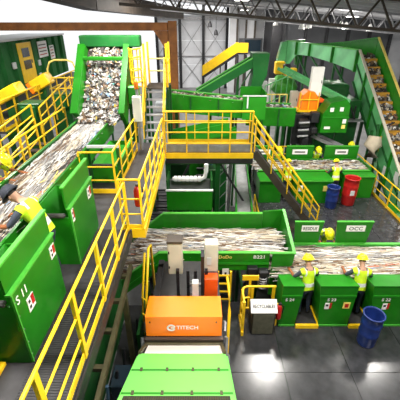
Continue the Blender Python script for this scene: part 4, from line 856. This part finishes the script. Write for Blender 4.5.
# pale green drum hopper and yellow shaker
p = atd(283, 84, 21); dr = thing('drum_hopper', 'pale green rounded drum hopper below the yellow shaker', 'hopper', (p.x, p.y, GZ))
MB().tube([p+Vector((-.55, 0, .1)), p+Vector((-.3, 0, .0)), p+Vector((.45, 0, -.2)), p+Vector((.7, 0, -.35))], [.42, .55, .5, .3], 16).build('drum', 'green_edge', dr); part('leg', 'green_dark', dr, (p.x-.1, p.y, GZ), (p.x+.1, p.y+.2, p.z-.4)); part('discharge', 'green_mid', dr, (p.x+.3, p.y-.3, p.z-1.0), (p.x+.8, p.y+.2, p.z-.45), .04)
p = atd(285, 69, 23); ys = thing('shaker_unit', 'yellow shaker unit with dark motor under the green arch', 'machine', (p.x, p.y, GZ))
part('left_block', 'yellow', ys, (p.x-.65, p.y-.2, p.z-.3), (p.x-.05, p.y+.3, p.z+.45), .05); part('right_block', 'yellow', ys, (p.x+.0, p.y-.2, p.z-.55), (p.x+.75, p.y+.3, p.z+.05), .05); part('motor', 'black', ys, (p.x-.2, p.y-.45, p.z-.15), (p.x+.25, p.y-.201, p.z+.35), .08); part('post', 'green_dark', ys, (p.x-.1, p.y+.31, GZ), (p.x+.1, p.y+.5, p.z-.3)); part('post', 'steel_dark', ys, (p.x+.4, p.y, GZ), (p.x+.55, p.y+.15, p.z-.56))
railing('stair_railing', 'pale green stair railing beside the drum hopper', [(3.6, 19.5, 2.35), (5.1, 19.5, 3.0)], h=1.5, gap=.32, m='green_pale', r=.035, post=.06, toe=False, mids=(.5,))
railing('stair_railing', 'white and yellow short railing behind the scrap trough', [(3.4, 18.4, 2.6), (4.6, 18.4, 2.6)], h=1.0, gap=.4, m='yellow_pale', r=.035, post=.06, toe=True, mids=(.5,))
for i, (px, py, d, w_, h_, m, lab) in enumerate(((262, 96, 20, .5, 1.6, 'white_grey', 'light grey panel cabinet left of the pale stair railing'), (294, 100, 18.5, .4, .9, 'cream', 'left cream cabinet beside the orange guard'), (300, 101, 18.6, .35, .9, 'cream', 'right cream cabinet touching the orange guard'), (317, 82, 17.2, .58, 1.35, 'white', 'large white cabinet panel in front of the conveyor top'), (272, 92, 21, .45, 1.5, 'white', 'narrow white cabinet behind the pale stair railing'))):
    p = atd(px, py, d); t = thing('control_cabinet', lab, 'cabinet', (p.x, p.y, GZ)); part('body', m, t, (p.x-w_/2, p.y, p.z-h_/2), (p.x+w_/2, p.y+.25, p.z+h_/2), .02); part('door', m, t, (p.x-w_/2+.03, p.y-.02, p.z-h_/2+.04), (p.x+w_/2-.03, p.y-.001, p.z+h_/2-.04), .008); part('stand', 'green_dark', t, (p.x-.12, p.y+.05, GZ), (p.x+.12, p.y+.2, p.z-h_/2-.001)); part('handle', 'black', t, (p.x+w_/2-.09, p.y-.04, p.z-.06), (p.x+w_/2-.06, p.y-.021, p.z+.08))
# slanted belts right of the labelled chute / far row
for i, (x0, y0, z0, x1, y1, z1, wd_, lab, mm) in enumerate(((5.7, 16.75, 1.9, 7.0, 16.0, 1.45, .5, 'short grey scrap slide feeding the far trough', 'steel_grey'), (4.6, 20.5, 4.6, 7.5, 17.6, 3.3, .7, 'pale diagonal slide above the orange guard', 'green_pale'))):
    t = thing('scrap_slide', lab, 'chute', (x0, y0, z0)); MB().bar((x0, y0, z0), (x1, y1, z1), wd_, .06).build('bed', mm, t)
    d_ = (Vector((x1, y1, 0))-Vector((x0, y0, 0))).normalized(); s_ = Vector((-d_.y, d_.x, 0))*wd_/2
    for s in (1, -1): MB().bar(Vector((x0, y0, z0+.06))+s_*s, Vector((x1, y1, z1+.06))+s_*s, .05, .16).build('side_wall', mm, t)
    part('leg', 'green_dark', t, ((x0+x1)/2-.05, (y0+y1)/2, GZ), ((x0+x1)/2+.05, (y0+y1)/2+.1, (z0+z1)/2-.05))

# ================================================================== TALL RIGHT INCLINE
tr = thing('tall_incline', 'tall bright green inclined conveyor with orange cleats at right', 'conveyor', (10.2, 18, GZ))
def iz(y): return 5.45 - .67*(22-y)
ylo, yhi = 11.2, 22.0
XL, XR = 9.5, 10.45
nseg = 7
for k in range(nseg):
    ya = ylo + (yhi-ylo)*k/nseg; yb = ylo + (yhi-ylo)*(k+1)/nseg
    MB().prism([(XL, ya+.01, iz(ya)-1.75), (XL, yb-.01, iz(yb)-1.75), (XL, yb-.01, iz(yb)), (XL, ya+.01, iz(ya))], (.05, 0, 0)).build('side_panel', 'green_pale', tr)
    MB().bar((XL-.06, ya, iz(ya)-1.8), (XL-.06, ya, iz(ya)), .1, .12, up=(0,1,0)).build('rib', 'green', tr)
    MB().prism([(XR, ya+.01, iz(ya)-1.2), (XR, yb-.01, iz(yb)-1.2), (XR, yb-.01, iz(yb)+.68), (XR, ya+.01, iz(ya)+.68)], (.05, 0, 0)).build('far_panel', 'green_mid', tr)
MB().bar((XL, ylo, iz(ylo)+.03), (XL, yhi, iz(yhi)+.03), .14, .06).build('rim', 'cream', tr); MB().bar((XR, ylo, iz(ylo)+.71), (XR, yhi, iz(yhi)+.71), .12, .05).build('rim', 'yellow_pale', tr)
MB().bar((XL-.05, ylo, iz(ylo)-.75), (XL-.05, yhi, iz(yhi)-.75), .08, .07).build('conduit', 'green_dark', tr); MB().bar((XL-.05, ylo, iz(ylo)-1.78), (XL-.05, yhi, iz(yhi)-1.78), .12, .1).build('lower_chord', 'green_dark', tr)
MB().prism([(XL+.06, ylo, iz(ylo)-.28), (XR-.01, ylo, iz(ylo)-.28), (XR-.01, yhi, iz(yhi)-.28), (XL+.06, yhi, iz(yhi)-.28)], (0, 0, -.06)).build('belt', 'belt', tr)
k = 0; y = ylo + .2
while y < yhi - .1:
    MB().box((XL+.08, y, iz(y)-.28), (XR-.03, y+.16, iz(y)-.06)).build('cleat', 'cleat', tr, share='trc'); y += .56
for y in (13.5, 17.5, 21.3):
    for xx in (XL+.1, XR-.2): MB().bar((xx, y, GZ), (xx, y, iz(y)-1.8 if xx < 10 else iz(y)-.5), .16, .16).build('leg', 'green_dark', tr)
part('caution_plate', 'yellow', tr, (XL-.02, 17.2, .85), (XL-.001, 17.6, 1.7)); part('notice', 'white', tr, (XL-.02, 15.9, -.1), (XL-.001, 16.3, .45)); part('notice', 'white', tr, (XL-.02, 14.6, .0), (XL-.001, 15.2, .6))
waste('incline_scrap', 'grey scrap between the orange cleats of the tall incline', 900, lambda a, b: Vector((XL+.12+.75*a, ylo+(yhi-ylo)*b, iz(ylo+(yhi-ylo)*b)-.24)), (.08, .22), (.06, .16), (0,1,.67), 51, (6, 10, 24, 20, 40, 1, 1, 1, 0), tilt=.4, thick=.12)
# flat head section
hd = thing('head_conveyor', 'pale green head conveyor and arch at the top of the tall incline', 'conveyor', (8.5, 26, GZ))
A = [Vector((9.5, 22.05, 5.45)), Vector((8.9, 24.6, 5.45)), Vector((8.2, 27.5, 5.45)), Vector((7.75, 29.6, 5.45)), Vector((7.35, 31.4, 5.45))]
low = [1.2, .95, .8, .9, 2.2]
for k in range(4):
    a, b = A[k], A[k+1]; MB().prism([a+Vector((0,.02,-low[k])), b+Vector((0,-.02,-low[k+1])), b+Vector((0,-.02,0)), a+Vector((0,.02,0))], (.05, 0, 0)).build('side_panel', 'green_pale', hd)
    MB().bar(a+Vector((-.06,0,-low[k])), a+Vector((-.06,0,.02)), .22, .12, up=(0,1,0)).build('rib', 'green', hd)
    oz = (.66, .3, .0, -.1, -.1); o = Vector((.95, 0, oz[k])); o2 = Vector((.95, 0, oz[k+1])); MB().prism([a+o+Vector((0,0,-.9)), b+o2+Vector((0,0,-.9)), b+o2, a+o], (.05, 0, 0)).build('far_panel', 'green', hd)
    MB().prism([a+Vector((.06,0,-.3)), b+Vector((.06,0,-.3)), b+Vector((.94,0,-.3)), a+Vector((.94,0,-.3))], (0, 0, -.06)).build('belt', 'belt', hd)
    MB().bar(a+Vector((0,0,.03)), b+Vector((0,0,.03)), .14, .06).build('rim', 'green_edge', hd); MB().bar(a+o+Vector((0,0,.03)), b+o2+Vector((0,0,.03)), .14, .06).build('rim', 'green_mid', hd)
e = A[-1]
MB().prism([e+Vector((-.02,.02,.0)), e+Vector((1.5,.02,.1)), e+Vector((1.4,.02,-1.6)), e+Vector((.9,.02,-1.9)), e+Vector((.8,.02,-1.2)), e+Vector((.3,.02,-.8)), e+Vector((.0,.02,-1.2))], (0, .6, 0)).build('end_chute', 'green_mid', hd)
MB().prism([e+Vector((-.45,-.05,-.1)), e+Vector((-.03,-.05,.0)), e+Vector((-.03,-.05,-2.4)), e+Vector((-.5,-.05,-2.6)), e+Vector((-.7,-.05,-1.4))], (0, .7, 0)).build('spout', 'green_pale', hd)
for k, x in enumerate((.2, .8)):
    for j in (1, 3): p = A[j]; MB().bar((p.x+x, p.y, GZ), (p.x+x, p.y, p.z-.95), .14, .14).build('leg', 'green_dark', hd)
for k in range(3):
    a = A[k]; b = A[k+1]; MB().bar(a+Vector((.1,0,-low[k]-1.6)), b+Vector((.1,0,-low[k+1]-.02)), .1, .1, up=(1,0,0)).build('brace', 'green_dark', hd)
# dark frames and pipes under the head conveyor
um = thing('screen_drum', 'dark green screening machine below the head conveyor', 'machine', (7.8, 21, GZ))
part('body', 'green_dark', um, (6.6, 19.6, GZ), (9.2, 23, 3.0), .05); part('hood', 'green_mid', um, (6.7, 19.5, 2.2), (7.6, 19.599, 3.2), .03); part('hood', 'green_dark', um, (7.0, 20.2, 3.001), (8.6, 22, 3.8), .1); part('walkway_plate', 'steel_grey', um, (6.2, 18.9, 2.0), (9.2, 19.49, 2.06))
for k in range(6): MB().tube([(6.5+.45*k, 19.3, 2.1), (6.5+.45*k, 19.3, 3.3-.1*k)], .05, 6).build('pipe', ('steel_grey', 'green_pale', 'steel_dark')[k%3], um)
MB().tube([(6.9, 19.0, 3.4), (7.4, 19.0, 3.6), (8.2, 18.9, 3.0), (8.6, 18.8, 2.2)], .05, 6).build('pipe', 'black', um)
rd = thing('reddish_roll', 'pinkish wrapped roll hanging beside the tall incline', 'roll', (8.7, 16.2, .8))
MB().tube([(8.55, 16.0, 1.0), (8.6, 16.2, 1.55), (8.65, 16.3, 2.0)], [.34, .42, .28], 14).build('roll', 'paper_cream', rd); MB().bar((8.6, 16.6, GZ), (8.6, 16.6, 2.2), .1, .1).build('post', 'green_dark', rd); MB().bar((8.6, 16.2, 1.55), (8.6, 16.6, 1.55), .08, .08).build('arm', 'green_dark', rd)
ib = thing('incline_brace', 'dark green diagonal prop leaning on the tall incline', 'brace', (8.6, 15.4, GZ))
MB().bar((8.4, 14.6, -.6), (9.35, 17.6, 2.2), .12, .12).build('strut', 'green_dark', ib); MB().bar((8.7, 12.6, -1.2), (9.4, 14.6, .6), .12, .12).build('strut', 'green_dark', ib); part('post', 'green_dark', ib, (8.35, 14.55, GZ), (8.47, 14.67, -.6)); part('post', 'green_dark', ib, (8.65, 12.55, GZ), (8.77, 12.67, -1.2))
ub = thing('under_body', 'dark green machine block below the right platform railing', 'machine', (8.8, 14, GZ))
part('body', 'green_dark', ub, (8.15, 9.5, GZ), (9.2, 16.5, -.9), .05); part('cover', 'green', ub, (8.3, 12.2, -.899), (8.9, 13.6, -.3), .04); part('pipe_run', 'black', ub, (8.2, 10.0, -.899), (8.35, 16, -.7))

# ================================================================== PEOPLE
def skin_person(key, lean, handL, handR, crouch=0.0, head_pitch=20):
    """one continuous body (x right, y forward, z up); returns (body mesh, vest mesh, helmet matrix)"""
    V = []; E = []; R = []; lab = []
    def add(p, r, parent=None, l='t'):
        V.append(Vector(p)); R.append(r); lab.append(l)
        if parent is not None: E.append((parent, len(V)-1))
        return len(V)-1
    L = math.radians(lean); hip = Vector((0, -.10*math.sin(L), .93 - crouch))
    def T(x, y, z):                                     # torso frame above the hip, leaning forward
        return hip + Vector((x, y*math.cos(L) + z*math.sin(L), z*math.cos(L) - y*math.sin(L)))
    pel = add(hip, (.155, .115), None, 'j')
    w1 = add(T(0, 0, .16), (.145, .105), pel, 't'); ch = add(T(0, .01, .34), (.165, .12), w1, 't'); up = add(T(0, .0, .47), (.13, .095), ch, 't')
    nk = add(T(0, .01, .56), (.058, .06), up, 's')
    H = math.radians(lean*.75 + head_pitch); nb = T(0, .02, .60)
    def HT(y, z): return nb + Vector((0, y*math.cos(H) + z*math.sin(H), z*math.cos(H) - y*math.sin(H)))
    h1 = add(HT(.03, .05), (.070, .078), nk, 's'); h2 = add(HT(.025, .12), (.078, .095), h1, 's'); h3 = add(HT(.01, .19), (.072, .088), h2, 'h')
    for s in (-1, 1):
        th = add(hip + Vector((s*.095, .0, -.08)), (.088, .09), pel, 'j')
        kn = add(Vector((s*.11, .06+crouch*.6, .48 - crouch*.4)), (.062, .066), th, 'j'); an = add(Vector((s*.12, -.02, .09)), (.042, .046), kn, 'j')
        he = add(Vector((s*.12, .03, .045)), (.045, .045), an, 'b'); add(Vector((s*.13, .15, .035)), (.042, .035), he, 'b')
        sh = add(T(s*.19, .0, .45), (.066, .068), up, 'a'); tgt = Vector(handL if s < 0 else handR); S0 = V[sh]
        d = tgt - S0; D = min(d.length, .53); tgt = S0 + d.normalized()*D
        hgt = math.sqrt(max(0, .28**2 - (D/2)**2)); bend = (Vector((s*.6, -.2, -1)) - d.normalized()*Vector((s*.6, -.2, -1)).dot(d.normalized())).normalized()
        el = add(S0.lerp(tgt, .5) + bend*hgt, (.047, .048), sh, 'a'); wr_ = add(tgt, (.030, .026), el, 'g'); f = (tgt - V[el]).normalized()
        sd = f.cross(Vector((0, 0, 1))).normalized(); dn = sd.cross(f).normalized()*-1
        pm = add(tgt + f*.075, (.040, .020), wr_, 'g')
        for q, (o, ln) in enumerate(((-.033, .060), (-.011, .072), (.011, .068), (.033, .050))):
            a_ = add(V[pm] + f*.03 + sd*o, .0095, pm, 'g'); b_ = add(V[a_] + f*ln*.5 + dn*ln*.25, .0088, a_, 'g'); add(V[b_] + f*ln*.25 + dn*ln*.45, .008, b_, 'g')
        a_ = add(tgt + f*.035 - sd*s*-.042 + dn*.01, .011, wr_, 'g'); add(V[a_] + f*.045 + dn*.02, .009, a_, 'g')
    me = bpy.data.meshes.new('skel'); me.from_pydata(V, E, []); ob = bpy.data.objects.new('skel', me); C.objects.link(ob)
    ob.modifiers.new('skin', 'SKIN'); sm = ob.modifiers.new('sub', 'SUBSURF'); sm.levels = 1; sm.render_levels = 1
    for i, r in enumerate(R):
        me.skin_vertices[0].data[i].radius = r if isinstance(r, tuple) else (r, r)
    me.skin_vertices[0].data[0].use_root = True
    out = bpy.data.meshes.new_from_object(ob.evaluated_get(bpy.context.evaluated_depsgraph_get())); out.name = 'person_' + key
    bpy.data.objects.remove(ob)
    vs = [v.co.copy() for v in out.vertices]; fs = [list(p.vertices) for p in out.polygons]
    slots = ['shirt', 'jeans', 'skin', 'boots', 'hair', 'glove']; code = {'t': 0, 'a': 0, 'j': 1, 's': 2, 'b': 3, 'h': 4, 'g': 5}
    segs = [(V[a], V[b], lab[b]) for a, b in E]
    def near(p):
        best = None; bd = 9
        for a, b, l in segs:
            ab = b - a; t_ = max(0, min(1, (p-a).dot(ab)/max(1e-9, ab.dot(ab)))); dd = (p - a - ab*t_).length
            if dd < bd: bd = dd; best = l
        return best
    fl = [near(sum((vs[i] for i in f), Vector())/len(f)) for f in fs]
    q = MB()
    for f, l in zip(fs, fl): q.f.append(f); q.mi.append(code[l]); q.sm.append(True)
    q.v = vs
    # nose, ears, eyes
    def ball(c, r, mi, sq): q.ball(c, r, 8, 6, mi, sq)
    ball(HT(.125, .09), .02, 2, (.8, 1.2, 1)); [ball(HT(.02, .10) + Vector((s*.078, 0, 0)), .024, 2, (.5, .8, 1.2)) for s in (-1, 1)]; [ball(HT(.108, .115) + Vector((s*.032, 0, 0)), .012, 4, (1, .6, .8)) for s in (-1, 1)]; ball(HT(.112, .045), .02, 5, (1.2, .4, .35))
    bodyme = bpy.data.meshes.new('person_' + key); bodyme.from_pydata(q.v, [], q.f); bodyme.polygons.foreach_set('material_index', q.mi); bodyme.polygons.foreach_set('use_smooth', q.sm)
    for s in slots: bodyme.materials.append(MATS[s])
    # vest: torso faces pushed out
    nrm = [v.normal.copy() for v in out.vertices]; keep = []
    for f, l in zip(fs, fl):
        c = sum((vs[i] for i in f), Vector())/len(f); tz = (c - hip).dot(Vector((0, math.sin(L), math.cos(L)))); 
        if (l in ('t',) or (l == 'j' and tz > -.06) or (l == 'a' and abs(c.x) < .20 and tz > .3)) and tz < .53: keep.append((f, tz, abs(c.x)))
    used = sorted({i for f, _, _ in keep for i in f}); mp = {i: k for k, i in enumerate(used)}
    vme = bpy.data.meshes.new('vest_' + key); vme.from_pydata([vs[i] + nrm[i]*.016 for i in used], [], [[mp[i] for i in f] for f, _, _ in keep])
    for s in ('vest', 'stripe'): vme.materials.append(MATS[s])
    vme.polygons.foreach_set('material_index', [1 if (.06 < tz < .12 or (.07 < ax < .11 and tz > .2)) else 0 for _, tz, ax in keep]); vme.polygons.foreach_set('use_smooth', [True]*len(keep))
    M_ = Matrix.Translation(HT(.02, .165)) @ Matrix.Rotation(-H, 4, 'X')
    bpy.data.meshes.remove(out)
    return bodyme, vme, M_
def helmet_mesh():
    q = MB(); prof = [(.128*math.cos(a), .125*math.sin(a)) for a in [i*math.pi/2/6 for i in range(7)]]
    q.lathe((0, 0, 0), [(.118, -.02)] + prof, 16); q.lathe((0, 0.0, 0), [(.125, .0), (.150, -.008), (.150, -.016), (.12, -.012)], 16)
    for v in q.v: v.y *= 1.15
    q.prism([(-.09, .13, -.004), (.09, .13, -.004), (.06, .20, -.02), (-.06, .20, -.02)], (0, 0, -.01)); q.bar((0, -.13, .07), (0, .1, .115), .03, .03)
    me = bpy.data.meshes.new('helmet'); me.from_pydata(q.v, [], q.f); me.polygons.foreach_set('use_smooth', [True]*len(q.f)); return me
HELM = {}
def helm(m):
    if m not in HELM:
        me = helmet_mesh(); me.materials.append(MATS[m]); HELM[m] = me
    return HELM[m]
POSE = {
    'reach': skin_person('reach', 22, (-.22, .52, 1.12), (.20, .55, 1.10)),
    'work': skin_person('work', 12, (-.30, .46, 1.12), (.24, .44, 1.15)),
    'lean': skin_person('lean', 33, (-.26, .62, 1.05), (.22, .60, 1.02), head_pitch=25),
    'bent': skin_person('bent', 52, (-.16, .78, .98), (.20, .74, .95)),
}
def person(pose, loc, rz, label, m='helmet', sc_=1.0):
    b, v, M_ = POSE[pose]
    o = bpy.data.objects.new('person', b); C.objects.link(o); o.location = loc; o.rotation_euler = (0, 0, math.radians(rz)); o.scale = (sc_,)*3
    tag(o, label, 'person', 'sorting workers in yellow vests')
    c = bpy.data.objects.new('vest', v); C.objects.link(c); c.parent = o; c['label'] = 'fluorescent yellow vest with grey bands'
    h = bpy.data.objects.new('helmet', helm(m)); C.objects.link(h); h.parent = o; h.matrix_local = M_; h['label'] = 'dark cap' if m == 'cap' else 'yellow hard hat'
    return o
# rz = 0 faces +y (away from the camera); rz = 90 faces -x; rz = 180 faces the camera
person('work', (2.77, 6.66, .105), 8, 'worker in yellow vest and hard hat standing in the gap beside the S 24 counter', sc_=1.02)
person('work', (4.09, 6.66, .105), -6, 'worker in yellow vest and hard hat standing behind the front blue barrel', sc_=1.02)
person('bent', (3.98, 9.22, .005), 178, 'worker bending between the RESIDUE and OCC panels toward the belt')
person('lean', (-2.52, 4.62, UZ+.005), 80, 'worker with dark sleeves leaning over the left belt in the first stall', m='cap', sc_=1.03)
person('bent', (-4.62, 6.6, UZ+.005), -86, 'worker on the far side of the left belt at the picture edge')
person('work', (3.85, 13.6, .005), 0, 'worker at the far trough just right of the stair handrails')
person('work', (5.95, 13.6, .005), 4, 'worker at the far trough between the big counter and the barrels')
person('reach', (3.83, 15.85, .005), 180, 'worker behind the far trough beside the small yellow railing')
person('reach', (5.73, 15.85, .005), 176, 'worker behind the far trough next to the scrap slide')
person('work', (7.62, 16.35, .005), 150, 'worker in yellow vest at the rear platform corner by the long railing')
